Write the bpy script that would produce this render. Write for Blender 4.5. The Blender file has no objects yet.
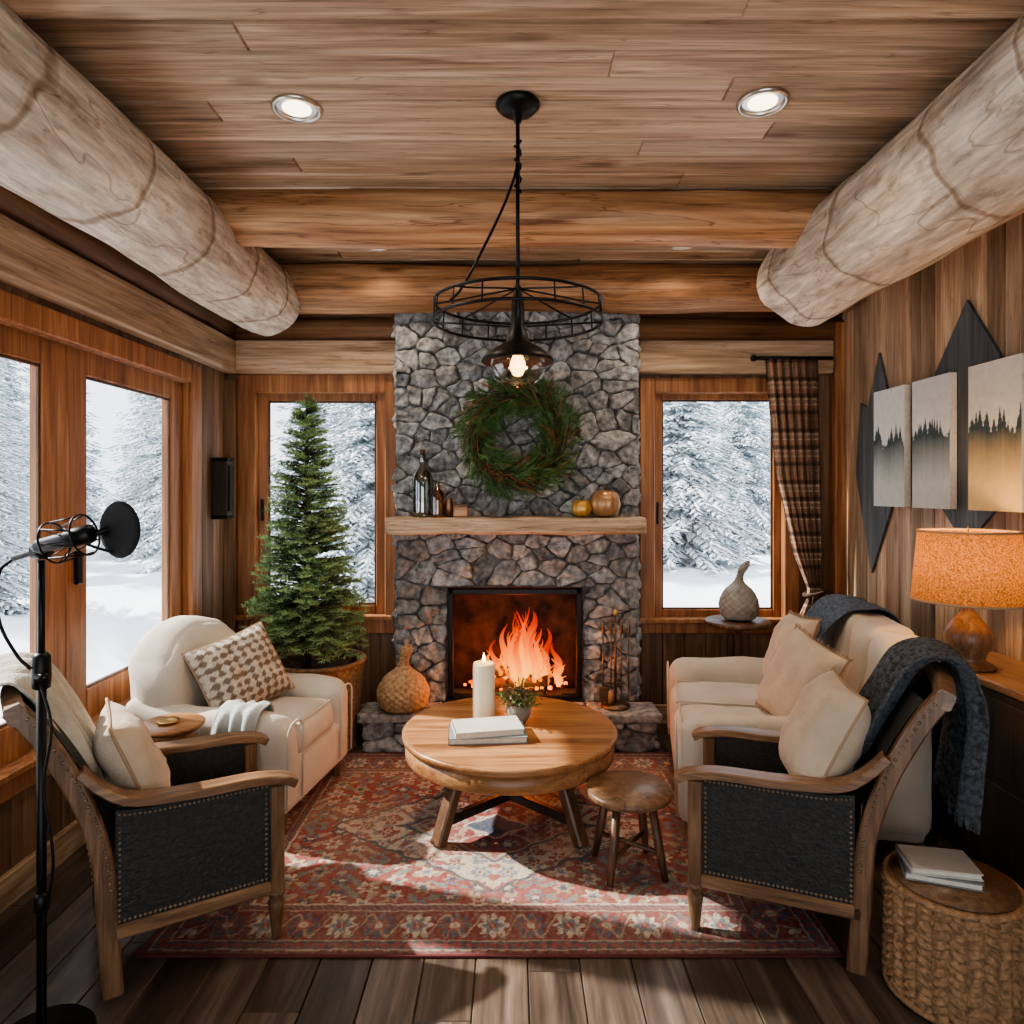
import bpy,bmesh,math,random
from mathutils import Vector as V, Matrix, noise
R=random.Random(7)
pi=math.pi
sc=bpy.context.scene
# ---------------------------------------------------------------- mesh builder
class MB:
    def __init__(s): s.v=[];s.f=[];s.m=[];s.c=[];s.s=[];s.mats=[]
    def add(s,vs,fs,mat,col=None,smooth=False,M=None):
        o=len(s.v)
        if M is not None: vs=[M@V(p) for p in vs]
        s.v.extend([tuple(p) for p in vs])
        if mat not in s.mats: s.mats.append(mat)
        k=s.mats.index(mat)
        if col is None: col=(R.random(),R.random(),R.random())
        if isinstance(col,list): s.c.extend(col)
        else: s.c.extend([col]*len(vs))
        for f in fs:
            s.f.append(tuple(i+o for i in f)); s.m.append(k); s.s.append(smooth)
    def build(s,name,loc=(0,0,0),rz=0,parent=None):
        me=bpy.data.meshes.new(name)
        me.from_pydata(s.v,[],s.f)
        for m in s.mats: me.materials.append(m)
        me.polygons.foreach_set('material_index',s.m)
        me.polygons.foreach_set('use_smooth',s.s)
        a=me.color_attributes.new('Col','FLOAT_COLOR','POINT')
        fl=[]
        for c in s.c: fl.extend((c[0],c[1],c[2],1.0))
        a.data.foreach_set('color',fl)
        me.update()
        ob=bpy.data.objects.new(name,me)
        sc.collection.objects.link(ob)
        ob.location=loc; ob.rotation_euler=(0,0,rz)
        if parent: ob.parent=parent
        return ob
def T(x,y,z,rx=0,ry=0,rz=0):
    return Matrix.Translation((x,y,z))@Matrix.Rotation(rz,4,'Z')@Matrix.Rotation(ry,4,'Y')@Matrix.Rotation(rx,4,'X')
def cr(pts,n):
    pts=[V(p) for p in pts]; out=[]
    P=[pts[0]*2-pts[1]]+pts+[pts[-1]*2-pts[-2]]
    segs=len(pts)-1
    for k in range(n):
        t=k/(n-1)*segs; i=min(int(t),segs-1); u=t-i
        a,b,c,d=P[i],P[i+1],P[i+2],P[i+3]
        out.append(0.5*((2*b)+(c-a)*u+(2*a-5*b+4*c-d)*u*u+(3*b-a-3*c+d)*u*u*u))
    return out
def tube(mb,pts,r,mat,seg=8,col=None,M=None,closed=False,cap=True):
    pts=[V(p) for p in pts]; n=len(pts)
    rs=r if isinstance(r,(list,tuple)) else [r]*n
    vs=[];fs=[]
    prev=None
    for i in range(n):
        if closed: t=pts[(i+1)%n]-pts[i-1]
        else: t=pts[min(i+1,n-1)]-pts[max(i-1,0)]
        t=t.normalized() if t.length>1e-9 else V((0,0,1))
        if prev is None:
            a=V((0,0,1)) if abs(t.z)<.9 else V((1,0,0))
            nn=t.cross(a).normalized()
        else:
            nn=(prev-t*prev.dot(t)); nn=nn.normalized() if nn.length>1e-6 else t.orthogonal().normalized()
        prev=nn; b=t.cross(nn)
        for k in range(seg):
            a=2*pi*k/seg
            vs.append(pts[i]+(nn*math.cos(a)+b*math.sin(a))*rs[i])
    m=n if closed else n-1
    for i in range(m):
        j=(i+1)%n
        for k in range(seg):
            l=(k+1)%seg
            fs.append((i*seg+k,i*seg+l,j*seg+l,j*seg+k))
    if not closed and cap:
        fs.append(tuple(range(seg-1,-1,-1))); fs.append(tuple((n-1)*seg+k for k in range(seg)))
    mb.add(vs,fs,mat,col,True,M)
def cyl(mb,p0,p1,r0,r1,mat,seg=16,col=None,M=None):
    tube(mb,[p0,p1],[r0,r1],mat,seg,col,M)
def lathe(mb,prof,mat,c=(0,0,0),seg=32,col=None,M=None,smooth=True,disp=None,n=None):
    if n: prof=[(p.x,p.z) for p in cr([(a,0,b) for a,b in prof],n)]
    vs=[];fs=[]
    for i,(r,z) in enumerate(prof):
        for k in range(seg):
            a=2*pi*k/seg; rr=max(r,0.0005)
            if disp: rr+=disp(a,z,i)
            vs.append((c[0]+rr*math.cos(a),c[1]+rr*math.sin(a),c[2]+z))
    for i in range(len(prof)-1):
        for k in range(seg):
            l=(k+1)%seg
            fs.append((i*seg+k,i*seg+l,(i+1)*seg+l,(i+1)*seg+k))
    fs.append(tuple(range(seg-1,-1,-1))); fs.append(tuple((len(prof)-1)*seg+k for k in range(seg)))
    mb.add(vs,fs,mat,col,smooth,M)
def box(mb,c,s,mat,col=None,M=None,ch=0.004):
    hx,hy,hz=s[0]/2,s[1]/2,s[2]/2
    ch=min(ch,hx*.4,hy*.4,hz*.4)
    vs=[];idx={}
    for sx in(-1,1):
        for sy in(-1,1):
            for sz in(-1,1):
                for k in range(3):
                    p=[sx*hx,sy*hy,sz*hz]
                    for a in range(3):
                        if a!=k: p[a]-=(sx,sy,sz)[a]*ch
                    idx[(sx,sy,sz,k)]=len(vs); vs.append((p[0]+c[0],p[1]+c[1],p[2]+c[2]))
    fs=[]
    for k in range(3):
        a,b=[i for i in range(3) if i!=k]
        for s1 in(-1,1):
            f=[]
            for (u,v) in((-1,-1),(1,-1),(1,1),(-1,1)):
                q=[0,0,0];q[k]=s1;q[a]=u;q[b]=v; f.append(idx[(*q,k)])
            fl=(s1==1)^(k==1)
            fs.append(tuple(f) if fl else tuple(f[::-1]))
    for k in range(3):
        a,b=[i for i in range(3) if i!=k]
        for u in(-1,1):
            for v in(-1,1):
                q0=[0,0,0];q0[a]=u;q0[b]=v;q0[k]=-1;q1=list(q0);q1[k]=1
                fs.append((idx[(*q0,a)],idx[(*q1,a)],idx[(*q1,b)],idx[(*q0,b)]))
    for sx in(-1,1):
        for sy in(-1,1):
            for sz in(-1,1): fs.append(tuple(idx[(sx,sy,sz,k)] for k in range(3)))
    mb.add(vs,fs,mat,col,False,M)
def beam(mb,pts,side,w,t,mat,col=None,M=None,n=None):
    if n: pts=cr(pts,n)
    pts=[V(p) for p in pts]; S=V(side).normalized(); vs=[];fs=[]
    N=len(pts)
    ws=w if isinstance(w,(list,tuple)) else [w]*N
    for i in range(N):
        d=(pts[min(i+1,N-1)]-pts[max(i-1,0)]).normalized(); nn=d.cross(S).normalized()
        W=ws[i]/2;H=t/2;c=min(W,H)*.3
        for (a,b) in((W,H-c),(W-c,H),(-W+c,H),(-W,H-c),(-W,-H+c),(-W+c,-H),(W-c,-H),(W,-H+c)):
            vs.append(pts[i]+S*a+nn*b)
    for i in range(N-1):
        for k in range(8):
            l=(k+1)%8; fs.append((i*8+k,i*8+l,i*8+8+l,i*8+8+k))
    fs.append(tuple(range(7,-1,-1))); fs.append(tuple((N-1)*8+k for k in range(8)))
    mb.add(vs,fs,mat,col,False,M)
_cc={}
def cubegrid(n):
    if n in _cc: return _cc[n]
    bm=bmesh.new(); bmesh.ops.create_cube(bm,size=2)
    bmesh.ops.subdivide_edges(bm,edges=bm.edges[:],cuts=n,use_grid_fill=True)
    bm.verts.ensure_lookup_table()
    r=([tuple(v.co) for v in bm.verts],[tuple(v.index for v in f.verts) for f in bm.faces]); bm.free()
    _cc[n]=r; return r
def rbox(mb,c,s,r,mat,n=11,bulge=(0,0,0),wr=0.0,M=None,col=None,fn=None,wk=7):
    vs0,fs=cubegrid(n); h=[x/2 for x in s]; r=min(r,min(h)*.98); vs=[]
    for p in vs0:
        t=[math.copysign(1-(1-abs(a))**1.5,a) for a in p]
        q=[t[i]*h[i] for i in range(3)]
        inn=[max(-(h[i]-r),min(h[i]-r,q[i])) for i in range(3)]
        d=V(q)-V(inn)
        P=V(inn)+(d.normalized()*r if d.length>1e-9 else V((0,0,0)))
        for a in range(3):
            b,e=[i for i in range(3) if i!=a]
            P[a]+=bulge[a]*t[a]*(1-t[b]**2)*(1-t[e]**2)
        if fn: P=V(fn(P,t))
        P=P+V(c)
        if wr:
            k=P*wk; P=P+V((noise.noise(k),noise.noise(k+V((9,3,1))),noise.noise(k+V((2,7,5)))))*wr
        vs.append(P)
    mb.add(vs,fs,mat,col,True,M)
def pillow(mb,w,h,t,mat,M,n=22,piping=None,fringe=None,colfn=None):
    for sgn in(-1,1):
        vs=[];fs=[];cl=[]
        for i in range(n+1):
            for j in range(n+1):
                u=-1+2*i/n; v=-1+2*j/n
                th=t/2*(max(0,(1-u**4)*(1-v**4)))**.6*(1-.25*(u*u+v*v)/2)
                x=w/2*u*(1-.07*(1-v*v)*u*u); z=h/2*v*(1-.07*(1-u*u)*v*v)
                wv=noise.noise(V((u*2.3,v*2.3,sgn*3+w*9)))*.018+noise.noise(V((u*6,v*6,w*5)))*.010
                vs.append((x,sgn*(th+wv*(1-u*u)*(1-v*v)),z)); 
                cl.append(colfn(u,v) if colfn else (.5,.5,.5))
        for i in range(n):
            for j in range(n):
                a=i*(n+1)+j; f=(a,a+1,a+n+2,a+n+1)
                fs.append(f if sgn<0 else f[::-1])
        mb.add(vs,fs,mat,cl,True,M)
    ring=[]
    for (a,b) in(((-1,-1),(1,-1)),((1,-1),(1,1)),((1,1),(-1,1)),((-1,1),(-1,-1))):
        for k in range(14):
            u=a[0]+(b[0]-a[0])*k/14; v=a[1]+(b[1]-a[1])*k/14
            ring.append((w/2*u*(1-.07*(1-v*v)*u*u),0,h/2*v*(1-.07*(1-u*u)*v*v)))
    if piping: tube(mb,ring,.005,piping,6,(.5,.5,.5),M,closed=True)
    if fringe:
        for i,p in enumerate(ring):
            q=ring[(i+1)%len(ring)]
            for k in range(3):
                b=V(p).lerp(V(q),k/3); d=b.normalized()
                tube(mb,[b,b+d*.02+V((R.uniform(-.004,.004),R.uniform(-.006,.006),R.uniform(-.004,.004)))],[.0025,.0015],fringe,4,(.5,.5,.5),M)
# ---------------------------------------------------------------- materials
def mk(name):
    m=bpy.data.materials.new(name); m.use_nodes=True
    nt=m.node_tree; b=nt.nodes['Principled BSDF']
    return m,nt,b
def ramp(nt,stops):
    n=nt.nodes.new('ShaderNodeValToRGB'); e=n.color_ramp.elements
    e[0].position=stops[0][0]; e[0].color=(*stops[0][1],1)
    e[1].position=stops[-1][0]; e[1].color=(*stops[-1][1],1)
    for p,c in stops[1:-1]:
        x=e.new(p); x.color=(*c,1)
    return n
def mixc(nt,mode,f,a,b):
    n=nt.nodes.new('ShaderNodeMix'); n.data_type='RGBA'; n.blend_type=mode
    for s,v in((0,f),(6,a),(7,b)):
        if isinstance(v,bpy.types.NodeSocket): nt.links.new(v,n.inputs[s])
        elif isinstance(v,(int,float)): n.inputs[s].default_value=v
        else: n.inputs[s].default_value=(*v,1)
    return n.outputs[2]
def maprange(nt,v,a,b,c,d):
    n=nt.nodes.new('ShaderNodeMapRange'); nt.links.new(v,n.inputs[0])
    for i,x in enumerate((a,b,c,d)): n.inputs[i+1].default_value=x
    return n.outputs[0]
def wood(name,dark,mid,light,axis='X',across=16,along=1.1,rough=.55,tv=.25,knots=.6,bump=.15,grain=1,crack=0):
    m,nt,b=mk(name); L=nt.links.new; N=nt.nodes.new
    tc=N('ShaderNodeTexCoord'); at=N('ShaderNodeAttribute'); at.attribute_name='Col'
    sep=N('ShaderNodeSeparateColor'); L(at.outputs['Color'],sep.inputs[0])
    vm=N('ShaderNodeVectorMath'); vm.operation='SCALE'; vm.inputs[3].default_value=31; L(at.outputs['Vector'],vm.inputs[0])
    ad=N('ShaderNodeVectorMath'); L(tc.outputs['Object'],ad.inputs[0]); L(vm.outputs[0],ad.inputs[1])
    def mp(al,ac):
        q=N('ShaderNodeMapping'); L(ad.outputs[0],q.inputs[0])
        s=[ac]*3; s['XYZ'.index(axis)]=al; q.inputs['Scale'].default_value=s; return q.outputs[0]
    n1=N('ShaderNodeTexNoise'); L(mp(along,across),n1.inputs['Vector']); n1.inputs['Scale'].default_value=1; n1.inputs['Detail'].default_value=7; n1.inputs['Roughness'].default_value=.62; n1.inputs['Distortion'].default_value=1.1
    n2=N('ShaderNodeTexNoise'); L(mp(along*3,across*7),n2.inputs['Vector']); n2.inputs['Scale'].default_value=1; n2.inputs['Detail'].default_value=4
    r=ramp(nt,[(.3,dark),(.5,mid),(.68,light)]); L(n1.outputs[0],r.inputs[0])
    c=mixc(nt,'MULTIPLY',.65*grain,r.outputs[0],maprange(nt,n2.outputs[0],.3,.7,.5,1.3))
    if crack:
        n3=N('ShaderNodeTexNoise'); L(mp(along*1.3,across*2.2),n3.inputs['Vector']); n3.inputs['Scale'].default_value=1; n3.inputs['Detail'].default_value=3; n3.inputs['Distortion'].default_value=.5
        ab=N('ShaderNodeMath'); ab.operation='SUBTRACT'; L(n3.outputs[0],ab.inputs[0]); ab.inputs[1].default_value=.5
        a2=N('ShaderNodeMath'); a2.operation='ABSOLUTE'; L(ab.outputs[0],a2.inputs[0])
        c=mixc(nt,'MULTIPLY',maprange(nt,a2.outputs[0],.0,.018,crack,0),c,(.25,.13,.07))
    if knots:
        vo=N('ShaderNodeTexVoronoi'); L(mp(1.7,5.5),vo.inputs['Vector']); vo.inputs['Scale'].default_value=1
        k=maprange(nt,vo.outputs['Distance'],.05,.17,1,0)
        km=N('ShaderNodeMath'); km.operation='MULTIPLY'; L(k,km.inputs[0]); km.inputs[1].default_value=knots
        c=mixc(nt,'MULTIPLY',km.outputs[0],c,(.28,.18,.12))
    c=mixc(nt,'MULTIPLY',1,c,maprange(nt,sep.outputs[1],0,1,1-tv,1+tv*.6))
    L(c,b.inputs['Base Color']); b.inputs['Roughness'].default_value=rough
    bp=N('ShaderNodeBump'); bp.inputs['Strength'].default_value=bump; bp.inputs['Distance'].default_value=.01
    L(n1.outputs[0],bp.inputs['Height']); L(bp.outputs[0],b.inputs['Normal'])
    return m
def simple(name,col,rough=.6,metal=0,var=.15,sc_=8,bump=0,bs=60,sheen=0,emit=None,es=0):
    m,nt,b=mk(name); L=nt.links.new; N=nt.nodes.new
    tc=N('ShaderNodeTexCoord'); n=N('ShaderNodeTexNoise'); L(tc.outputs['Object'],n.inputs['Vector']); n.inputs['Scale'].default_value=sc_; n.inputs['Detail'].default_value=5
    c=mixc(nt,'MULTIPLY',1,col,maprange(nt,n.outputs[0],.3,.7,1-var,1+var))
    L(c,b.inputs['Base Color']); b.inputs['Roughness'].default_value=rough; b.inputs['Metallic'].default_value=metal
    if sheen: b.inputs['Sheen Weight'].default_value=sheen
    if bump:
        n2=N('ShaderNodeTexNoise'); L(tc.outputs['Object'],n2.inputs['Vector']); n2.inputs['Scale'].default_value=bs; n2.inputs['Detail'].default_value=4
        bp=N('ShaderNodeBump'); bp.inputs['Strength'].default_value=bump; bp.inputs['Distance'].default_value=.01
        L(n2.outputs[0],bp.inputs['Height']); L(bp.outputs[0],b.inputs['Normal'])
    if emit: b.inputs['Emission Color'].default_value=(*emit,1); b.inputs['Emission Strength'].default_value=es
    return m
def vcm(name,rough=.8,var=.15,sc_=30,bump=.2,bs=200,sheen=0,metal=0):
    m,nt,b=mk(name); L=nt.links.new; N=nt.nodes.new
    tc=N('ShaderNodeTexCoord'); at=N('ShaderNodeAttribute'); at.attribute_name='Col'
    n=N('ShaderNodeTexNoise'); L(tc.outputs['Object'],n.inputs['Vector']); n.inputs['Scale'].default_value=sc_; n.inputs['Detail'].default_value=6
    c=mixc(nt,'MULTIPLY',1,at.outputs['Color'],maprange(nt,n.outputs[0],.3,.7,1-var,1+var))
    L(c,b.inputs['Base Color']); b.inputs['Roughness'].default_value=rough; b.inputs['Metallic'].default_value=metal
    if sheen: b.inputs['Sheen Weight'].default_value=sheen
    n2=N('ShaderNodeTexNoise'); L(tc.outputs['Object'],n2.inputs['Vector']); n2.inputs['Scale'].default_value=bs; n2.inputs['Detail'].default_value=6
    bp=N('ShaderNodeBump'); bp.inputs['Strength'].default_value=bump; bp.inputs['Distance'].default_value=.01
    L(n2.outputs[0],bp.inputs['Height']); L(bp.outputs[0],b.inputs['Normal'])
    return m
M_ceil=wood('ceiling_pine',(.24,.155,.095),(.47,.335,.225),(.65,.505,.37),'X',13,.8,tv=.28,knots=.9,crack=.5)
M_floor=wood('floor_oak',(.045,.033,.026),(.105,.076,.057),(.185,.14,.107),'Y',12,1.0,rough=.33,tv=.4,knots=.4)
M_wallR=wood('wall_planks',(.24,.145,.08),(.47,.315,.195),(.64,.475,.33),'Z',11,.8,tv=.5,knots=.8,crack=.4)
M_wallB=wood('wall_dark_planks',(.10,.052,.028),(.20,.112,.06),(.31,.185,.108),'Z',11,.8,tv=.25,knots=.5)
M_trim=wood('orange_trim',(.17,.066,.026),(.34,.14,.055),(.47,.225,.095),'Z',14,1,rough=.45,tv=.15,knots=.2)
M_trimX=wood('header_wood',(.26,.16,.09),(.47,.32,.205),(.62,.46,.325),'X',12,.9,tv=.15,knots=.5,crack=.5)
M_trimY=wood('header_wood_y',(.24,.15,.085),(.44,.295,.185),(.58,.43,.30),'Y',12,.9,tv=.15,knots=.5,crack=.5)
M_beam=wood('beam_log',(.19,.085,.035),(.43,.22,.105),(.62,.38,.21),'X',9,.8,tv=.1,knots=.8,bump=.5,crack=.7)
M_dlog=wood('dark_log',(.10,.046,.022),(.20,.10,.048),(.31,.17,.085),'X',9,.8,tv=.2,knots=.5)
M_dlogY=wood('dark_log_y',(.10,.046,.022),(.20,.10,.048),(.31,.17,.085),'Y',9,.8,tv=.2,knots=.5)
M_mantel=wood('mantel_wood',(.26,.15,.08),(.50,.36,.23),(.68,.52,.37),'X',16,1,tv=.1,knots=.4,bump=.5,crack=.6)
M_table=wood('table_wood',(.19,.08,.03),(.40,.19,.078),(.54,.30,.135),'X',12,1,rough=.33,tv=.15,knots=.35)
M_dwood=wood('walnut',(.05,.024,.012),(.12,.06,.03),(.2,.105,.055),'Z',20,1.4,rough=.4,tv=.15,knots=.1)
M_ebony=wood('ebonized_wood',(.012,.009,.007),(.025,.018,.014),(.045,.03,.022),'Z',20,1.4,rough=.5,tv=.15,knots=.1)
M_cwood=wood('chair_wood',(.08,.04,.02),(.185,.10,.052),(.28,.165,.09),'Z',24,2,rough=.36,tv=.1,knots=.1)
M_cwoodY=wood('chair_wood_y',(.085,.042,.021),(.21,.115,.06),(.33,.20,.11),'Y',24,2,rough=.33,tv=.1,knots=.1)
M_bark=simple('bark',(.06,.035,.02),.9,var=.5,sc_=30,bump=.8,bs=40)
def logmat():
    m,nt,b=mk('peeled_log'); L=nt.links.new; N=nt.nodes.new
    tc=N('ShaderNodeTexCoord'); 
    def mp(s):
        q=N('ShaderNodeMapping'); L(tc.outputs['Object'],q.inputs[0]); q.inputs['Scale'].default_value=s; return q.outputs[0]
    n1=N('ShaderNodeTexNoise'); L(mp((9,1.5,9)),n1.inputs['Vector']); n1.inputs['Scale'].default_value=1; n1.inputs['Detail'].default_value=9; n1.inputs['Roughness'].default_value=.7; n1.inputs['Distortion'].default_value=.8
    n2=N('ShaderNodeTexNoise'); L(mp((44,6,44)),n2.inputs['Vector']); n2.inputs['Scale'].default_value=1; n2.inputs['Detail'].default_value=6
    n3=N('ShaderNodeTexNoise'); L(mp((16,7,16)),n3.inputs['Vector']); n3.inputs['Scale'].default_value=1; n3.inputs['Detail'].default_value=7; n3.inputs['Roughness'].default_value=.75
    wv=N('ShaderNodeTexWave'); wv.bands_direction='Y'; L(tc.outputs['Object'],wv.inputs['Vector']); wv.inputs['Scale'].default_value=.62; wv.inputs['Distortion'].default_value=5.5; wv.inputs['Detail'].default_value=4; wv.inputs['Detail Scale'].default_value=1.8
    n4=N('ShaderNodeTexNoise'); L(mp((3.2,.9,3.2)),n4.inputs['Vector']); n4.inputs['Scale'].default_value=1; n4.inputs['Detail'].default_value=3; n4.inputs['Distortion'].default_value=.4
    s1=N('ShaderNodeMath'); s1.operation='SUBTRACT'; L(n4.outputs[0],s1.inputs[0]); s1.inputs[1].default_value=.5
    s2=N('ShaderNodeMath'); s2.operation='ABSOLUTE'; L(s1.outputs[0],s2.inputs[0])
    r=ramp(nt,[(.28,(.34,.26,.19)),(.42,(.58,.50,.40)),(.56,(.76,.69,.58)),(.8,(.86,.81,.72))]); L(n1.outputs[0],r.inputs[0])
    c=mixc(nt,'MULTIPLY',.7,r.outputs[0],maprange(nt,n2.outputs[0],.3,.7,.5,1.25))
    c=mixc(nt,'MULTIPLY',maprange(nt,n3.outputs[0],.54,.67,0,.7),c,(.46,.35,.26))
    c=mixc(nt,'MULTIPLY',maprange(nt,wv.outputs['Fac'],.985,.999,0,.7),c,(.36,.26,.19))
    c=mixc(nt,'MULTIPLY',maprange(nt,s2.outputs[0],0,.006,.6,0),c,(.36,.26,.19))
    L(c,b.inputs['Base Color']); b.inputs['Roughness'].default_value=.75
    h=N('ShaderNodeMath'); h.operation='ADD'; L(n1.outputs[0],h.inputs[0]); L(maprange(nt,wv.outputs['Fac'],.96,1,0,-.5),h.inputs[1])
    bp=N('ShaderNodeBump'); bp.inputs['Strength'].default_value=.7; bp.inputs['Distance'].default_value=.02
    L(h.outputs[0],bp.inputs['Height']); L(bp.outputs[0],b.inputs['Normal'])
    return m
M_log=logmat()
M_cream=simple('cream_fabric',(.60,.54,.45),.95,var=.07,sc_=5,bump=.35,bs=220,sheen=.15)
M_cream2=simple('linen_fabric',(.58,.51,.42),.95,var=.1,sc_=6,bump=.4,bs=190,sheen=.15)
M_pil=simple('pillow_fabric',(.54,.44,.33),.95,var=.14,sc_=9,bump=.5,bs=140,sheen=.15)
M_pilo=simple('pillow_piping',(.36,.25,.16),.9)
M_char=simple('charcoal_leather',(.022,.022,.021),.6,var=.55,sc_=60,bump=.6,bs=100)
M_thrD=simple('dark_knit_throw',(.085,.098,.112),.95,var=.6,sc_=70,bump=1.0,bs=130)
M_thrB=simple('slate_blue_throw',(.10,.13,.17),.95,var=.5,sc_=70,bump=.9,bs=130)
M_thrL=simple('pale_throw',(.44,.47,.45),.95,var=.12,sc_=20,bump=.5,bs=150)
M_thrC=simple('cream_throw',(.53,.50,.43),.95,var=.12,sc_=20,bump=.6,bs=130)
M_black=simple('black_metal',(.012,.012,.013),.42,metal=.6)
M_blk2=simple('black_matte',(.01,.01,.011),.85,var=.4,sc_=200,bump=.3,bs=400)
M_stud=simple('nailhead',(.34,.26,.18),.35,metal=1)
M_brass=simple('brass',(.6,.4,.16),.3,metal=1)
M_gold=simple('gold_glaze',(.62,.36,.10),.3,metal=.5)
M_bronze=simple('bronze',(.2,.13,.08),.35,metal=.9)
M_chrome=simple('brushed_steel',(.6,.58,.55),.3,metal=1)
M_white=simple('candle_wax',(.8,.72,.56),.5,var=.03)
M_paper=simple('book_paper',(.66,.62,.54),.8,var=.1,sc_=60)
M_bookw=simple('book_cover',(.52,.50,.45),.6,var=.1); M_bookg=simple('book_cover_grey',(.20,.22,.22),.6)
M_wick=simple('wicker',(.30,.175,.09),.75,var=.5,sc_=60,bump=.5,bs=150)
M_wickL=simple('wicker_light',(.40,.26,.14),.75,var=.4,sc_=50,bump=.5,bs=150)
M_gray=simple('stoneware',(.29,.27,.235),.7,var=.25,sc_=20,bump=.3,bs=60)
M_stone=vcm('field_stone',.88,var=.55,sc_=28,bump=1.0,bs=34)
M_mort=simple('mortar',(.13,.128,.122),.95,var=.3,sc_=30,bump=.8,bs=80)
M_needle=vcm('fir_needles',.6,var=.1,bump=0)
M_vcf=vcm('woven_textile',.95,var=.25,sc_=90,bump=.5,bs=350)
M_paint=vcm('canvas_paint',.8,var=.06,bump=.1)
M_slate=wood('slate_paint',(.04,.048,.052),(.08,.092,.098),(.135,.146,.15),'Z',14,1,tv=.1,knots=.3)
M_snow=simple('snow',(.88,.91,.95),.8,var=.03,sc_=2,bump=.2,bs=3)
M_soot=simple('firebox_brick',(.05,.02,.014),.9,var=.8,sc_=12,bump=.6,bs=30)
def snowtree():
    m,nt,b=mk('snowy_fir'); L=nt.links.new; N=nt.nodes.new
    g=N('ShaderNodeNewGeometry'); s=N('ShaderNodeSeparateXYZ'); L(g.outputs['Normal'],s.inputs[0])
    n=N('ShaderNodeTexNoise'); n.inputs['Scale'].default_value=16; n.inputs['Detail'].default_value=3; tc=N('ShaderNodeTexCoord'); L(tc.outputs['Object'],n.inputs['Vector'])
    a=N('ShaderNodeMath'); a.operation='ADD'; L(s.outputs[2],a.inputs[0]); L(maprange(nt,n.outputs[0],.35,.65,-.7,.9),a.inputs[1])
    f=maprange(nt,a.outputs[0],-.1,.5,0,1)
    L(mixc(nt,'MIX',f,(.24,.30,.32),(.86,.90,.95)),b.inputs['Base Color']); b.inputs['Roughness'].default_value=.8  # dark branch colour lightened, so haze is put into the base colour
    return m
M_stree=snowtree()
def glassmat(name,tint=(1,1,1),gl=.08):
    m=bpy.data.materials.new(name); m.use_nodes=True; nt=m.node_tree; nt.nodes.clear()
    o=nt.nodes.new('ShaderNodeOutputMaterial'); t=nt.nodes.new('ShaderNodeBsdfTransparent'); g=nt.nodes.new('ShaderNodeBsdfGlossy'); x=nt.nodes.new('ShaderNodeMixShader')
    t.inputs[0].default_value=(*tint,1); g.inputs['Roughness'].default_value=.03
    x.inputs[0].default_value=gl; nt.links.new(t.outputs[0],x.inputs[1]); nt.links.new(g.outputs[0],x.inputs[2]); nt.links.new(x.outputs[0],o.inputs[0])
    return m
M_glass=glassmat('window_glass',(.97,.98,1),.03)
M_bottle=glassmat('bottle_glass',(.42,.50,.46),.25); M_amber=glassmat('amber_glass',(.6,.3,.06),.2); M_clear=glassmat('clear_glass',(.92,.92,.9),.12)
def emis(name,col,s):
    m=bpy.data.materials.new(name); m.use_nodes=True; nt=m.node_tree; nt.nodes.clear()
    o=nt.nodes.new('ShaderNodeOutputMaterial'); e=nt.nodes.new('ShaderNodeEmission'); e.inputs[0].default_value=(*col,1); e.inputs[1].default_value=s
    nt.links.new(e.outputs[0],o.inputs[0]); return m
M_led=emis('downlight_glow',(1,.80,.55),5); M_bulb=emis('bulb_filament',(1,.55,.22),7)
def flamemat():
    m=bpy.data.materials.new('flame'); m.use_nodes=True; nt=m.node_tree; nt.nodes.clear(); N=nt.nodes.new; L=nt.links.new
    o=N('ShaderNodeOutputMaterial'); e=N('ShaderNodeEmission'); a=N('ShaderNodeAttribute'); a.attribute_name='Col'
    t=N('ShaderNodeBsdfTransparent'); x=N('ShaderNodeMixShader'); lw=N('ShaderNodeLayerWeight'); lw.inputs[0].default_value=.35
    L(a.outputs['Color'],e.inputs[0]); e.inputs[1].default_value=1.6
    L(maprange(nt,lw.outputs['Facing'],.1,.9,.45,1),x.inputs[0]); L(e.outputs[0],x.inputs[1]); L(t.outputs[0],x.inputs[2]); L(x.outputs[0],o.inputs[0])
    return m
M_flame=flamemat(); M_ember=emis('glowing_embers',(1,.16,.015),4)
def shademat():
    m,nt,b=mk('burlap_shade'); L=nt.links.new; N=nt.nodes.new
    tc=N('ShaderNodeTexCoord'); n=N('ShaderNodeTexNoise'); L(tc.outputs['Object'],n.inputs['Vector']); n.inputs['Scale'].default_value=150; n.inputs['Detail'].default_value=3
    c=mixc(nt,'MULTIPLY',1,(.42,.20,.07),maprange(nt,n.outputs[0],.35,.65,.45,1.3))
    L(c,b.inputs['Base Color']); b.inputs['Roughness'].default_value=.9
    tr=N('ShaderNodeBsdfTranslucent'); L(c,tr.inputs[0]); x=N('ShaderNodeMixShader'); x.inputs[0].default_value=.30
    L(b.outputs[0],x.inputs[1]); L(tr.outputs[0],x.inputs[2]); L(x.outputs[0],nt.nodes['Material Output'].inputs[0])
    return m
M_shade=shademat()
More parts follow.
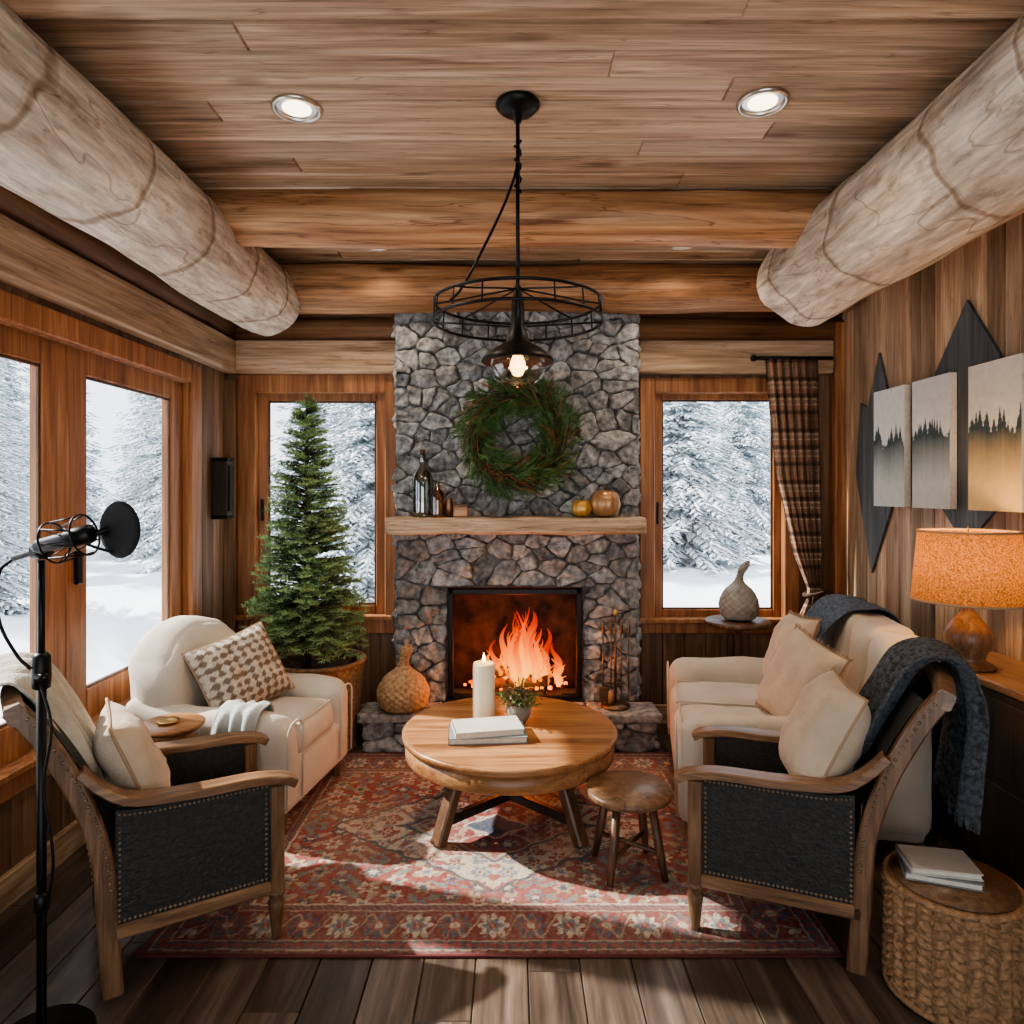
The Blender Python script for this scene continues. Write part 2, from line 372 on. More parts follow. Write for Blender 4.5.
# ---------------------------------------------------------------- room
XL,XR,YB,ZC,YF=-1.83,2.10,4.40,2.85,-1.0
def planks(mb,mp,L0,L1,S0,S1,w,mat,ops=(),joints=None,th=.06,ch=.003,vary=0):
    s=S0; edges=[S0]
    while s<S1-.02:
        s+=w*(1+R.uniform(-vary,vary)); edges.append(min(s,S1))
    if edges[-1]<S1: edges[-1]=S1
    for k in range(len(edges)-1):
        a,b=edges[k],edges[k+1]; cuts=[a,b]
        for o in ops:
            for e in(o[2],o[3]):
                if a+1e-4<e<b-1e-4: cuts.append(e)
        cuts.sort(); 
        bk=[L0,L1]
        if joints:
            x=L0+R.uniform(.2,joints)
            while x<L1-.2: bk.append(x); x+=joints*R.uniform(.7,1.3)
        bk.sort()
        for j in range(len(bk)-1):
            col=(R.random(),R.random(),R.random())
            for i in range(len(cuts)-1):
                c,d=cuts[i],cuts[i+1]; mid=(c+d)/2
                iv=[(bk[j],bk[j+1])]
                for o in ops:
                    if o[2]<mid<o[3]:
                        nv=[]
                        for p,q in iv:
                            if q<=o[0] or p>=o[1]: nv.append((p,q)); continue
                            if p<o[0]: nv.append((p,o[0]))
                            if q>o[1]: nv.append((o[1],q))
                        iv=nv
                for p,q in iv:
                    c0=ch if i==0 else 0; d0=ch if i==len(cuts)-2 else 0
                    e=ch*.6 if joints else 0; g=ch*.35
                    c1=g if i==0 else 0; d1=g if i==len(cuts)-2 else 0
                    vs=[mp(*t) for t in((p,c,-th),(q,c,-th),(q,d,-th),(p,d,-th),(p,c,-ch*3),(q,c,-ch*3),(q,d,-ch*3),(p,d,-ch*3),
                        (p,c+c1,-ch*.8),(q,c+c1,-ch*.8),(q,d-d1,-ch*.8),(p,d-d1,-ch*.8),(p+e,c+c0,0),(q-e,c+c0,0),(q-e,d-d0,0),(p+e,d-d0,0))]
                    fs=[(3,2,1,0),(12,13,14,15)]
                    for bb in(0,4,8): fs+=[(bb,bb+1,bb+5,bb+4),(bb+1,bb+2,bb+6,bb+5),(bb+2,bb+3,bb+7,bb+6),(bb+3,bb,bb+4,bb+7)]
                    mb.add(vs,fs,mat,col)
mb=MB(); planks(mb,lambda l,s,w:(s,l,w),YF,YB,XL-.1,XR+.1,.165,M_floor,joints=1.5,ch=.004); mb.build('floor')
mb=MB(); planks(mb,lambda l,s,w:(l,s,ZC-w),XL-.1,XR+.1,YF,YB+.1,.135,M_ceil,joints=3.2,ch=.009); mb.build('ceiling')
opL=(.48,2.12,1.2,3.86)
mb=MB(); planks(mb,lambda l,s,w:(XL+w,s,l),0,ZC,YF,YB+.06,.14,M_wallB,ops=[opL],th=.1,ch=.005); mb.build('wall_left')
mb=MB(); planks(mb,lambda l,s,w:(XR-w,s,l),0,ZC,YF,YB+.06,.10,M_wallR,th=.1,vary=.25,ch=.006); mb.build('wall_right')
opB1=(.68,2.14,-1.66,-.80); opB2=(.66,2.14,.90,1.76)
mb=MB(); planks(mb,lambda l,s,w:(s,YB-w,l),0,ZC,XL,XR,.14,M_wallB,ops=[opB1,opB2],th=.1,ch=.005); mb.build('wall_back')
mb=MB(); planks(mb,lambda l,s,w:(s,YF+w,l),0,ZC,XL,XR,.14,M_wallB,ops=[(-.1,2.2,-1.2,1.5)],th=.1,ch=.005); mb.build('wall_front_fill_blocker')  # unseen wall behind the camera, added with a wide opening to cut frontal fill
mL=lambda u,v,w:(XL+w,u,v)
mBk=lambda u,v,w:(u,YB-w,v)
def mbox(mb,mp,u0,u1,v0,v1,w0,w1,mat,ch=.005,col=None):
    a=mp(u0,v0,w0); b=mp(u1,v1,w1)
    box(mb,[(a[i]+b[i])/2 for i in range(3)],[abs(a[i]-b[i]) for i in range(3)],mat,col,ch=ch)
def window(name,mp,u0,u1,v0,v1,sashes,cw,sw):
    mb=MB()
    mbox(mb,mp,u0-cw,u0+.015,v0-cw,v1+cw,0.001,.03,M_trim); mbox(mb,mp,u1-.015,u1+cw,v0-cw,v1+cw,0.001,.03,M_trim)
    mbox(mb,mp,u0+.015,u1-.015,v1-.015,v1+cw,0.001,.03,M_trim); mbox(mb,mp,u0+.015,u1-.015,v0-cw,v0+.015,0.001,.03,M_trim)
    mbox(mb,mp,u0-cw-.01,u1+cw+.01,v0-.01,v0+.02,0.002,.06,M_trim)
    mbox(mb,mp,u0-.002,u0+.02,v0,v1,-.1,.004,M_trim); mbox(mb,mp,u1-.02,u1+.002,v0,v1,-.1,.004,M_trim)
    mbox(mb,mp,u0,u1,v1-.02,v1+.002,-.1,.004,M_trim); mbox(mb,mp,u0,u1,v0-.002,v0+.02,-.1,.004,M_trim)
    for a,b,wo in sashes:
        y0,y1=v0+.012,v1-.012; w0,w1=-.075+wo,-.02+wo
        mbox(mb,mp,a,a+sw,y0,y1,w0,w1,M_trim); mbox(mb,mp,b-sw,b,y0,y1,w0,w1,M_trim)
        mbox(mb,mp,a+sw,b-sw,y1-sw*.8,y1,w0,w1,M_trim); mbox(mb,mp,a+sw,b-sw,y0,y0+sw,w0,w1,M_trim)
        mbox(mb,mp,a+sw-.004,b-sw+.004,y0+sw-.004,y1-sw*.8+.004,-.05+wo,-.046+wo,M_glass,ch=.0005)
        bd=.012
        for (p,q,r_,s_) in((a+sw,a+sw+bd,y0+sw,y1-sw*.8),(b-sw-bd,b-sw,y0+sw,y1-sw*.8),(a+sw,b-sw,y0+sw,y0+sw+bd),(a+sw,b-sw,y1-sw*.8-bd,y1-sw*.8)):
            mbox(mb,mp,p,q,r_,s_,-.04+wo,-.028+wo,M_dwood,ch=.002)
        mbox(mb,mp,a+sw*.35,a+sw*.6,v0+.62,v0+.76,w1,w1+.02,M_black)
    return mb.build(name)
window('window_1',mL,1.2,3.86,.48,2.12,[(1.215,2.83,0),(2.83,3.845,0)],.09,.14)
window('window_2',mBk,-1.66,-.80,.68,2.14,[(-1.645,-.815,0)],.10,.065)
window('window_3',mBk,.90,1.76,.66,2.14,[(.915,1.745,0)],.08,.055)
mb=MB(); box(mb,(-1.27,YB-.045,2.345),(1.10,.08,.21),M_trimX,ch=.01); mb.build('trim_1')
mb=MB(); box(mb,(1.42,YB-.045,2.345),(1.24,.08,.21),M_trimX,ch=.01); mb.build('trim_2')
mb=MB(); box(mb,(XL+.045,1.68,2.345),(.08,5.3,.21),M_trimY,ch=.01); mb.build('trim_3')
mb=MB()
for z in(2.525,2.67,2.80): tube(mb,[(XL,YB-.02,z),(XR,YB-.02,z)],.078,M_dlog,20)
mb.build('trim_4')
mb=MB()
for z in(2.54,2.70): tube(mb,[(XL+.01,YF,z),(XL+.01,YB-.1,z)],.085,M_dlogY,20)
mb.build('trim_5')
mb=MB()
box(mb,(XR-.02,1.65,2.66),(.04,5.3,.05),M_trimY); tube(mb,[(XR-.01,YF,2.77),(XR-.01,YB-.1,2.77)],.085,M_dlogY,20)
mb.build('trim_6')
mb=MB(); box(mb,(XR-.03,YB-.05,1.28),(.06,.1,2.56),M_trim); mb.build('trim_7')
mb=MB(); box(mb,(XL+.035,YB-.035,1.1),(.07,.07,2.2),M_wallB); mb.build('trim_8')
mb=MB(); box(mb,(XL+.012,1.68,.06),(.024,5.3,.12),M_trimY); mb.build('baseboard_left')
mb=MB(); box(mb,(XR-.012,1.65,.06),(.024,5.2,.12),M_trimY); mb.build('baseboard_right')
mb=MB(); box(mb,(-1.27,YB-.012,.06),(1.1,.024,.12),M_trimX); box(mb,(1.42,YB-.012,.06),(1.22,.024,.12),M_trimX); mb.build('baseboard_back')
def logtube(name,p0,p1,r,mat,n=70,seg=44,endround=(0,0),amp=.035):
    mb=MB(); p0,p1=V(p0),V(p1); d=(p1-p0); L=d.length; d.normalize(); side=d.cross(V((0,0,1))).normalized(); up=side.cross(d)
    vs=[];fs=[]
    prof=[(i/(n-1)*L,r) for i in range(n)]
    e=[]
    for k in range(7):
        a=k/6*pi/2; e.append((L+endround[1]*math.sin(a),r*(math.cos(a)*.5+.5) if k<6 else r*.5))
    prof=prof+(e[1:]+[(L+endround[1],.002)] if endround[1] else [(L,.002)])
    for (l,rr) in prof:
        for k in range(seg):
            a=2*pi*k/seg
            q=V((math.cos(a)*1.2,math.sin(a)*1.2,l*1.1+r*40))
            f=1+amp*2*noise.noise(q)+amp*.6*noise.noise(q*3.7)
            vs.append(p0+d*l+(side*math.cos(a)+up*math.sin(a))*rr*f)
    N=len(prof)
    for i in range(N-1):
        for k in range(seg):
            l=(k+1)%seg; fs.append((i*seg+k,i*seg+l,(i+1)*seg+l,(i+1)*seg+k))
    fs.append(tuple(range(seg)))
    mb.add(vs,fs,mat,(.5,.5,.5),True)
    return mb.build(name)
logtube('ceiling_log',(-1.46,YF,2.62),(-1.46,4.04,2.62),.21,M_log,endround=(0,.06),amp=.06)
logtube('ceiling_log',(1.53,YF,2.60),(1.53,3.56,2.60),.235,M_log,endround=(0,.06),amp=.06)
logtube('ceiling_beam',(-1.80,3.14,2.755),(2.06,3.14,2.755),.125,M_beam,amp=.07)
logtube('ceiling_beam',(-1.72,4.10,2.715),(2.02,4.10,2.715),.14,M_beam,amp=.07)
mb=MB(); box(mb,(-.4,1.66,2.79),(1.6+.4,.26,.11),M_trimX); box(mb,(1.35,1.66,2.79),(1.5,.26,.11),M_trimX); mb.build('ceiling_beam')
# ---------------------------------------------------------------- chimney
def clip(poly,nx,ny,c):
    out=[]
    for i in range(len(poly)):
        a=poly[i]; b=poly[(i+1)%len(poly)]
        da=a[0]*nx+a[1]*ny-c; db=b[0]*nx+b[1]*ny-c
        if da<=0: out.append(a)
        if (da<0)!=(db<0) and abs(da-db)>1e-12:
            t=da/(da-db); out.append((a[0]+(b[0]-a[0])*t,a[1]+(b[1]-a[1])*t))
    return out
def cells(u0,u1,v0,v1,n,hole=None,asp=1.45):
    pts=[]; tries=0
    rad=math.sqrt((u1-u0)*(v1-v0)/n/asp)*.78
    while len(pts)<n and tries<40000:
        tries+=1
        p=(R.uniform(u0,u1),R.uniform(v0,v1))
        if hole and hole[0]-.02<p[0]<hole[1]+.02 and hole[2]-.02<p[1]<hole[3]+.02: continue
        rr=rad*(1-.65*min(1,tries/20000))*R.uniform(.5,1.5)
        if all(((p[0]-q[0])/asp)**2+(p[1]-q[1])**2>rr*rr for q in pts): pts.append(p)
    res=[]
    for i,p in enumerate(pts):
        poly=[(u0,v0),(u1,v0),(u1,v1),(u0,v1)]
        for j,q in enumerate(pts):
            if i==j or abs(p[0]-q[0])>.7 or abs(p[1]-q[1])>.6: continue
            nx=(q[0]-p[0])/asp**2; ny=q[1]-p[1]; mx=(p[0]+q[0])/2; my=(p[1]+q[1])/2
            poly=clip(poly,nx,ny,nx*mx+ny*my)
            if len(poly)<3: break
        if len(poly)<3: continue
        if hole:
            us=[a[0] for a in poly]; vs=[a[1] for a in poly]
            if max(us)>hole[0] and min(us)<hole[1] and max(vs)>hole[2] and min(vs)<hole[3]:
                if p[1]>hole[3]: poly=clip(poly,0,-1,-hole[3])
                elif p[0]<hole[0]: poly=clip(poly,1,0,hole[0])
                elif p[0]>hole[1]: poly=clip(poly,-1,0,-hole[1])
        if len(poly)>=3: res.append(poly)
    return res
def stone(mb,poly,mp,h=.030):
    cx=sum(p[0] for p in poly)/len(poly); cy=sum(p[1] for p in poly)/len(poly)
    av=sum(math.hypot(p[0]-cx,p[1]-cy) for p in poly)/len(poly)
    if av<.018: return
    k=1-.0035/av; poly=[(cx+(x-cx)*k,cy+(y-cy)*k) for x,y in poly]
    for w in(.13,.2):
        o=[]
        for i in range(len(poly)):
            a=poly[i];b=poly[(i+1)%len(poly)]
            if w==.13:
                for t in(w,.38,.62,1-w): o.append((a[0]*(1-t)+b[0]*t,a[1]*(1-t)+b[1]*t))
            else:
                for t in(w,1-w): o.append((a[0]*(1-t)+b[0]*t,a[1]*(1-t)+b[1]*t))
        poly=o
    h*=R.uniform(.5,1.45); n=len(poly); vs=[];fs=[]; sd=R.uniform(0,99); tx_,ty_=R.uniform(-.18,.18),R.uniform(-.18,.18)
    rings=((1,-.01),(.995,.5),(.95,.85),(.84,1.0),(.66,1.0),(.45,1.02),(.2,1.02))
    g=R.uniform(.17,.33); wq=R.uniform(-.012,.012); cl=[]
    for s,w in rings:
        for x,y in poly:
            X=cx+(x-cx)*s;Y=cy+(y-cy)*s; e=max(0,min(1,w))
            j=noise.noise(V((X*28,Y*28,sd)))*.011; nz=noise.noise(V((X*18,Y*18,sd+5)))
            j2=(nz*.024+noise.noise(V((X*45,Y*45,sd+5)))*.011+(X-cx)*tx_+(Y-cy)*ty_)*e
            vs.append(mp(X+j,Y+noise.noise(V((X*28,Y*28,sd+9)))*.011,h*w+j2))
            gg=g*(1+.35*noise.noise(V((X*9,Y*9,3))))
            cl.append((gg+wq,gg+wq*.4+.003,gg-wq*.4+.004))
    nr=len(rings)
    for r_ in range(nr-1):
        for i in range(n):
            l=(i+1)%n; fs.append((r_*n+i,r_*n+l,(r_+1)*n+l,(r_+1)*n+i))
    fs.append(tuple((nr-1)*n+i for i in range(n)))
    mb.add(vs,fs,M_stone,cl,True)
CX0,CX1,CF=-.715,.775,4.19; YK=YB-.012
hx0,hx1,hz0,hz1=-.385,.42,.235,.90
mb=MB()
box(mb,((CX0+hx0)/2,(CF+YK)/2,1.3),(hx0-CX0-.02,YK-CF,2.6),M_mort); box(mb,((CX1+hx1)/2,(CF+YK)/2,1.3),(CX1-hx1-.02,YK-CF,2.6),M_mort)
box(mb,((hx0+hx1)/2,(CF+YK)/2,(hz1+2.6)/2),(hx1-hx0+.03,YK-CF,2.6-hz1),M_mort)
box(mb,((hx0+hx1)/2,(CF+YK)/2,hz0/2),(hx1-hx0+.03,YK-CF,hz0),M_mort)
box(mb,((hx0+hx1)/2,YK-.015,(hz0+hz1)/2),(hx1-hx0,.02,hz1-hz0),M_soot)
box(mb,(hx0+.0,(CF+YK)/2,(hz0+hz1)/2),(.03,YK-CF-.01,hz1-hz0),M_soot); box(mb,(hx1,(CF+YK)/2,(hz0+hz1)/2),(.03,YK-CF-.01,hz1-hz0),M_soot)
mpF=lambda u,v,w:(u,CF-w,v)
for c in cells(CX0,CX1,.2,2.6,235,(hx0-.01,hx1+.01,.0,hz1+.01)): stone(mb,c,mpF)
for c in cells(CF,YK-.015,.2,2.6,34): stone(mb,c,lambda u,v,w:(CX0+.01-w,u,v),.015)
for c in cells(CF,YK-.015,.2,2.6,34): stone(mb,c,lambda u,v,w:(CX1-.01+w,u,v),.015)
for (a,b,c,d) in((hx0-.005,hx0+.03,hz0,hz1),(hx1-.03,hx1+.005,hz0,hz1),(hx0,hx1,hz1-.035,hz1),(hx0,hx1,hz0,hz0+.02)):
    box(mb,((a+b)/2,CF-.03,(c+d)/2),(b-a,.05,d-c),M_black)
mb.build('stone_fireplace')
mb=MB(); HY=3.89
box(mb,(-.015,(HY+.03+CF)/2,.09),(1.66,CF-HY-.06,.18),M_mort)
for c in cells(-.86,.83,0.0,.17,16,asp=2): stone(mb,c,lambda u,v,w:(u,HY+.035-w,v),.03)
for c in cells(HY+.03,CF-.02,.0,.17,4,asp=1.5): stone(mb,c,lambda u,v,w:(-.845-w,u,v),.025)
for c in cells(HY+.03,CF-.02,.0,.17,4,asp=1.5): stone(mb,c,lambda u,v,w:(.815+w,u,v),.025)
for i,(a,b) in enumerate(((-.885,-.42),(-.415,.03),(.035,.44),(.445,.855))):
    g=.25+.04*R.random()
    rbox(mb,((a+b)/2,(HY-.01+CF-.05)/2,.195),(b-a,CF-HY-.04,.05),.012,M_stone,6,wr=.006,col=(g,g*.98,g*.95),wk=14)
mb.build('stone_hearth')
mb=MB()
rbox(mb,(.02,4.085,1.289),(1.52,.21,.10),.02,M_mantel,14,wr=.014,wk=6)
mb.build('mantel_shelf')
# fire
mb=MB()
for (a,b,r_) in (((-.22,4.30,.30),(.22,4.24,.31),.04),((-.18,4.24,.30),(.26,4.32,.30),.038),((-.12,4.26,.37),(.19,4.29,.36),.035),((-.02,4.22,.29),(.10,4.33,.42),.03)):
    tube(mb,[V(a).lerp(V(b),k/6)+V((0,0,noise.noise(V((k,r_*50,0)))*.01)) for k in range(7)],[r_*(1+.15*noise.noise(V((k*1.3,r_*80,3)))) for k in range(7)],M_bark,12)
for k in range(90):
    x=R.gauss(.03,.13); y=R.uniform(4.21,4.34); s=R.uniform(.006,.016)
    rbox(mb,(max(-.3,min(.34,x)),y,.262+s),(s*2,s*2,s*1.6),s*.5,M_ember if R.random()<.7 else M_bark,1)
for x in(-.2,.2):
    tube(mb,[(x,4.2,.24),(x,4.2,.27),(x,4.34,.27),(x,4.34,.24)],.008,M_black,6)
mb.build('firewood_logs')
mb=MB()
for i in range(100):
    x=R.gauss(.05,.125); x=max(-.26,min(.33,x)); y=R.uniform(4.215,4.33); cc_=abs(x-.06)
    H=R.uniform(.13,.47)*max(.25,(1-cc_*2.6)); 
    w=R.uniform(.014,.034); n=14; ph=R.uniform(0,9); vs=[];fs=[];cl=[]
    z0=R.uniform(.26,.36); red=R.random()
    for k in range(n+1):
        t=k/n; rr=w*(math.sin(min(1,t*1.6+.25)*pi/2)*(1-t)**.8)*1.25+.0008
        ox=math.sin(ph+t*6)*.036*t; oy=math.cos(ph*1.7+t*4)*.012*t
        hh=(z0+H*t-.28)/.44
        for j in range(8):
            a=2*pi*j/8; vs.append((x+ox+rr*math.cos(a),y+oy+rr*.5*math.sin(a),z0+H*t))
            q=hh+cc_*1.5+red*.35
            if q<.22: c=V((1.8,.75,.10))
            elif q<.70: c=V((1.8,.75,.10)).lerp(V((1.4,.22,.008)),(q-.22)/.48)
            else: c=V((1.4,.22,.008)).lerp(V((.6,.03,.001)),min(1,(q-.70)/.35))
            cl.append(tuple(c))
    for k in range(n):
        for j in range(8): l=(j+1)%8; fs.append((k*8+j,k*8+l,k*8+8+l,k*8+8+j))
    mb.add(vs,fs,M_flame,cl,True)
mb.build('fire_flames')
def light(name,kind,loc,energy,col,size=.05,**kw):
    l=bpy.data.lights.new(name,kind); l.energy=energy; l.color=col
    if kind in('POINT','SPOT'): l.shadow_soft_size=size
    o=bpy.data.objects.new(name,l); o.location=loc; sc.collection.objects.link(o)
    for k,v in kw.items(): setattr(l,k,v)
    return o
light('fire_light','POINT',(.03,4.20,.42),12,(1,.10,.012),.06)
light('fire_light','POINT',(.02,3.98,.42),11,(1,.36,.10),.08)
# ---------------------------------------------------------------- wreath
def needle(vs,fs,cl,p,d,L,w,c):
    s=d.cross(V((R.uniform(-1,1),R.uniform(-1,1),R.uniform(-1,1)))); 
    if s.length<1e-4: return
    s.normalize(); o=len(vs)
    vs.extend((p-s*w,p+s*w,p+d*L)); fs.append((o,o+1,o+2)); cl.extend((c,c,c))
mb=MB(); vs=[];fs=[];cl=[]
wc=V((.03,4.055,1.815))
for i in range(760):
    a=R.uniform(0,2*pi); rr=R.uniform(.185,.315); u=V((math.cos(a),0,math.sin(a))); tg=V((-math.sin(a),0,math.cos(a)))
    base=wc+u*rr+V((0,R.uniform(-.06,.03),0))
    out=(rr-.25)/.065
    d=(tg*R.uniform(.2,.9)+u*(out*.9+R.uniform(-.35,.35))+V((0,R.uniform(-.7,.1),0))).normalized()
    L=R.uniform(.06,.12); g=R.random(); c0=(.045+.06*g,.10+.11*g,.03+.03*g)
    if R.random()<.06: c0=(.25,.08,.035)
    for k in range(20):
        p=base+d*L*k/20; q=V((R.uniform(-1,1),R.uniform(-1,1),R.uniform(-1,1))).normalized()
        needle(vs,fs,cl,p,(d*1.1+q*.7).normalized(),R.uniform(.025,.05),.0024,c0)
mb.add(vs,fs,M_needle,cl)
for k in range(110):
    a=R.uniform(0,2*pi); rr=R.uniform(.19,.31); p=wc+V((math.cos(a)*rr,-.04,math.sin(a)*rr)); a2=a+R.uniform(.2,.5)
    q=wc+V((math.cos(a2)*(rr+R.uniform(-.03,.09)),-.09,math.sin(a2)*(rr+R.uniform(-.03,.09))))
    tube(mb,[p,q],[.0028,.0015],M_bark if k%2 else M_trim,4)
tube(mb,[wc+V((math.cos(a*pi/24)*.25,0.03,math.sin(a*pi/24)*.25)) for a in range(48)],.045,M_bark,8,closed=True)
mb.build('evergreen_wreath')
# mantel decor
Z=1.341
mb=MB(); lathe(mb,[(.0,0),(.06,0),(.063,.03),(.063,.2),(.055,.25),(.02,.30),(.018,.36),(.022,.365),(.0,.366)],M_bottle,(-.535,4.08,Z),24); cyl(mb,(-.535,4.08,Z+.36),(-.535,4.08,Z+.40),.014,.016,M_bark,12); mb.build('green_glass_bottle')
mb=MB(); lathe(mb,[(.0,0),(.038,0),(.04,.02),(.04,.11),(.034,.14),(.013,.17),(.012,.2),(.016,.205),(.0,.206)],M_amber,(-.44,4.03,Z),24); mb.build('amber_bottle')
mb=MB(); lathe(mb,[(.0,0),(.026,0),(.028,.06),(.022,.1),(.026,.11),(.0,.111)],M_bronze,(-.375,4.06,Z),20); mb.build('bronze_votive')
mb=MB(); box(mb,(-.305,4.06,Z+.03),(.085,.06,.06),M_table); box(mb,(-.305,4.06,Z+.065),(.09,.065,.012),M_dwood); mb.build('wooden_trinket_box')
def pumpkin(name,c,r,h,mat):
    mb=MB(); prof=[(.004,0)]+[(r*math.sin(pi*(.08+.84*k/12))**.8,h/2-h/2*math.cos(pi*k/12)) for k in range(1,12)]+[(.004,h*.97)]
    lathe(mb,prof,mat,c,48,disp=lambda a,z,i:-r*.07*abs(math.cos(4*a))**2)
    tube(mb,[(c[0],c[1],c[2]+h*.93),(c[0]+.004,c[1],c[2]+h*1.08),(c[0]+.014,c[1],c[2]+h*1.2)],[.008,.005,.006],M_bark,8)
    return mb.build(name)
pumpkin('gold_pumpkin',(.415,4.07,Z),.062,.10,M_gold)
pumpkin('bronze_pumpkin',(.555,4.07,Z),.09,.16,simple('copper_glaze',(.42,.23,.11),.3,metal=.4))
def weave(nn,rh,am):
    return lambda a,z,i: am*math.sin(a*nn)*math.sin(z/rh*pi)
def gourd(name,c,mat,r,h,am=.004,nn=18,rh=.018,bend=.03):
    mb=MB(); prof=[(.3,0),(.8,.04),(1,.2),(.97,.34),(.72,.5),(.38,.6),(.2,.68),(.17,.78),(.22,.86),(.2,.93),(.1,.98),(.02,1)]
    prof=[(a*r,b*h) for a,b in prof]
    pr=[(p.x,p.z) for p in cr([(a,0,b) for a,b in prof],90)]
    lathe(mb,pr,mat,(0,0,0),132,disp=weave(nn,rh,am))
    out=[]
    for p in mb.v:
        t=max(0,p[2]/h-.6)/.4; out.append((p[0]+c[0]+bend*t*t,p[1]+c[1],p[2]+c[2]))
    mb.v=out
    return mb.build(name)
gourd('woven_gourd_vase',(-.635,3.985,.222),M_wickL,.15,.38,am=.006)
# fireplace tools
mb=MB(); bx,by=.61,4.03
lathe(mb,[(.0,0),(.085,0),(.085,.012),(.03,.025),(.0,.026)],M_bronze,(bx,by,.222),28)
cyl(mb,(bx,by,.24),(bx,by,.76),.008,.007,M_bronze); lathe(mb,[(.0,0),(.014,.008),(.018,.02),(.012,.035),(0,.045)],M_brass,(bx,by,.755),16)
beam(mb,[(bx-.08,by,.68),(bx+.08,by,.68)],(0,1,0),.012,.008,M_bronze); beam(mb,[(bx-.06,by,.36),(bx+.06,by,.36)],(0,1,0),.01,.006,M_bronze)
for dx in(-.075,-.028,.03,.075):
    yy=by-.02; cyl(mb,(bx+dx,yy,.32),(bx+dx,yy,.66),.004,.004,M_bronze,8)
    lathe(mb,[(0,0),(.008,.005),(.011,.02),(.007,.05),(.011,.075),(0,.09)],M_bronze,(bx+dx,yy,.65),12)
box(mb,(bx-.075,by-.02,.30),(.05,.012,.09),M_bronze); lathe(mb,[(.018,0),(.02,.06),(.006,.08)],M_wick,(bx-.028,by-.02,.25),12)
tube(mb,[(bx+.03,by-.02,.33),(bx+.03,by-.02,.27),(bx+.045,by-.02,.262)],.004,M_bronze,6); tube(mb,[(bx+.075,by-.02,.33),(bx+.068,by-.02,.28),(bx+.08,by-.02,.26)],.005,M_bronze,6)
mb.build('fireplace_tool_set')
# ---------------------------------------------------------------- christmas tree
def fir(name,c,z0,z1,r0):
    mb=MB(); vs=[];fs=[];cl=[]
    tube(mb,[(c[0],c[1],z0-.16),(c[0]+.01,c[1],(z0+z1)/2),(c[0],c[1],z1)],[.03,.018,.004],M_bark,10)
    LV=52
    for i in range(LV):
        t=i/(LV-1); z=z0+(z1-z0-.06)*t; rad=r0*(1-t)**.72*(1+.12*R.uniform(-1,1))+.03
        nb=int(17*(1-t)+7)
        for b in range(nb):
            a=R.uniform(0,2*pi); L=rad*R.uniform(.65,1.0)
            d=V((math.cos(a),math.sin(a),R.uniform(-.15,.25)+.3*t)).normalized(); base=V((c[0],c[1],z+R.uniform(-.02,.02)))
            segs=max(3,int(L/.035)); g=R.random()
            tube(mb,[base,base+d*L*.9],[.004,.0015],M_bark,4)
            for k in range(segs):
                f=(k+1)/segs; p=base+d*L*f-V((0,0,.06*f*f*L))
                if f<.3 and L>.12: continue
                for s in(-1,0,1):
                    sd=V((-math.sin(a),math.cos(a),0))*s
                    td=(d*.9+sd*.9+V((0,0,R.uniform(-.1,.25)))).normalized(); TL=R.uniform(.03,.065)*(1.1-.5*f)
                    if s==0: TL=.03
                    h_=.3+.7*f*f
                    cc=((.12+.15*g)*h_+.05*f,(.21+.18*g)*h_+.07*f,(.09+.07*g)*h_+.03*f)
                    for q in range(8):
                        pp=p+td*TL*q/7; rn=V((R.uniform(-1,1),R.uniform(-1,1),R.uniform(-.6,1)))
                        needle(vs,fs,cl,pp,(td+rn.normalized()*.9).normalized(),R.uniform(.018,.028),.0027,cc)
    for q in range(60): needle(vs,fs,cl,V((c[0],c[1],z1-.06+.06*R.random())),V((R.uniform(-.7,.7),R.uniform(-.7,.7),1)).normalized(),.03,.002,(.14,.28,.09))
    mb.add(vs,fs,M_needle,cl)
    return mb.build(name)
fir('christmas_tree',(-1.19,3.95,0),.62,2.04,.335)
mb=MB(); PBX,PBY=-1.13,4.0
lathe(mb,[(.0,.0),(.20,.0),(.215,.05),(.24,.3),(.255,.47),(.262,.50),(.25,.515),(.235,.5),(.225,.44),(.0,.43)],M_wick,(PBX,PBY,0),144,n=110,disp=lambda a,z,i:.007*math.sin(a*24)*math.sin(z/.02*pi) if z>.02 else 0)
tube(mb,[(PBX+.26*math.cos(a*pi/20),PBY+.26*math.sin(a*pi/20),.505) for a in range(40)],.014,M_wick,8,closed=True)
cyl(mb,(PBX,PBY,.42),(PBX,PBY,.455),.22,.21,M_bark,24)
mb.build('wicker_planter_basket')
mb=MB(); box(mb,(XL+.05,4.2,1.51),(.09,.09,.34),M_ebony); box(mb,(XL+.1,4.2,1.51),(.012,.06,.28),M_black); box(mb,(XL+.05,4.2,1.69),(.1,.1,.015),M_black); box(mb,(XL+.05,4.2,1.33),(.1,.1,.015),M_black); mb.build('wall_sconce')
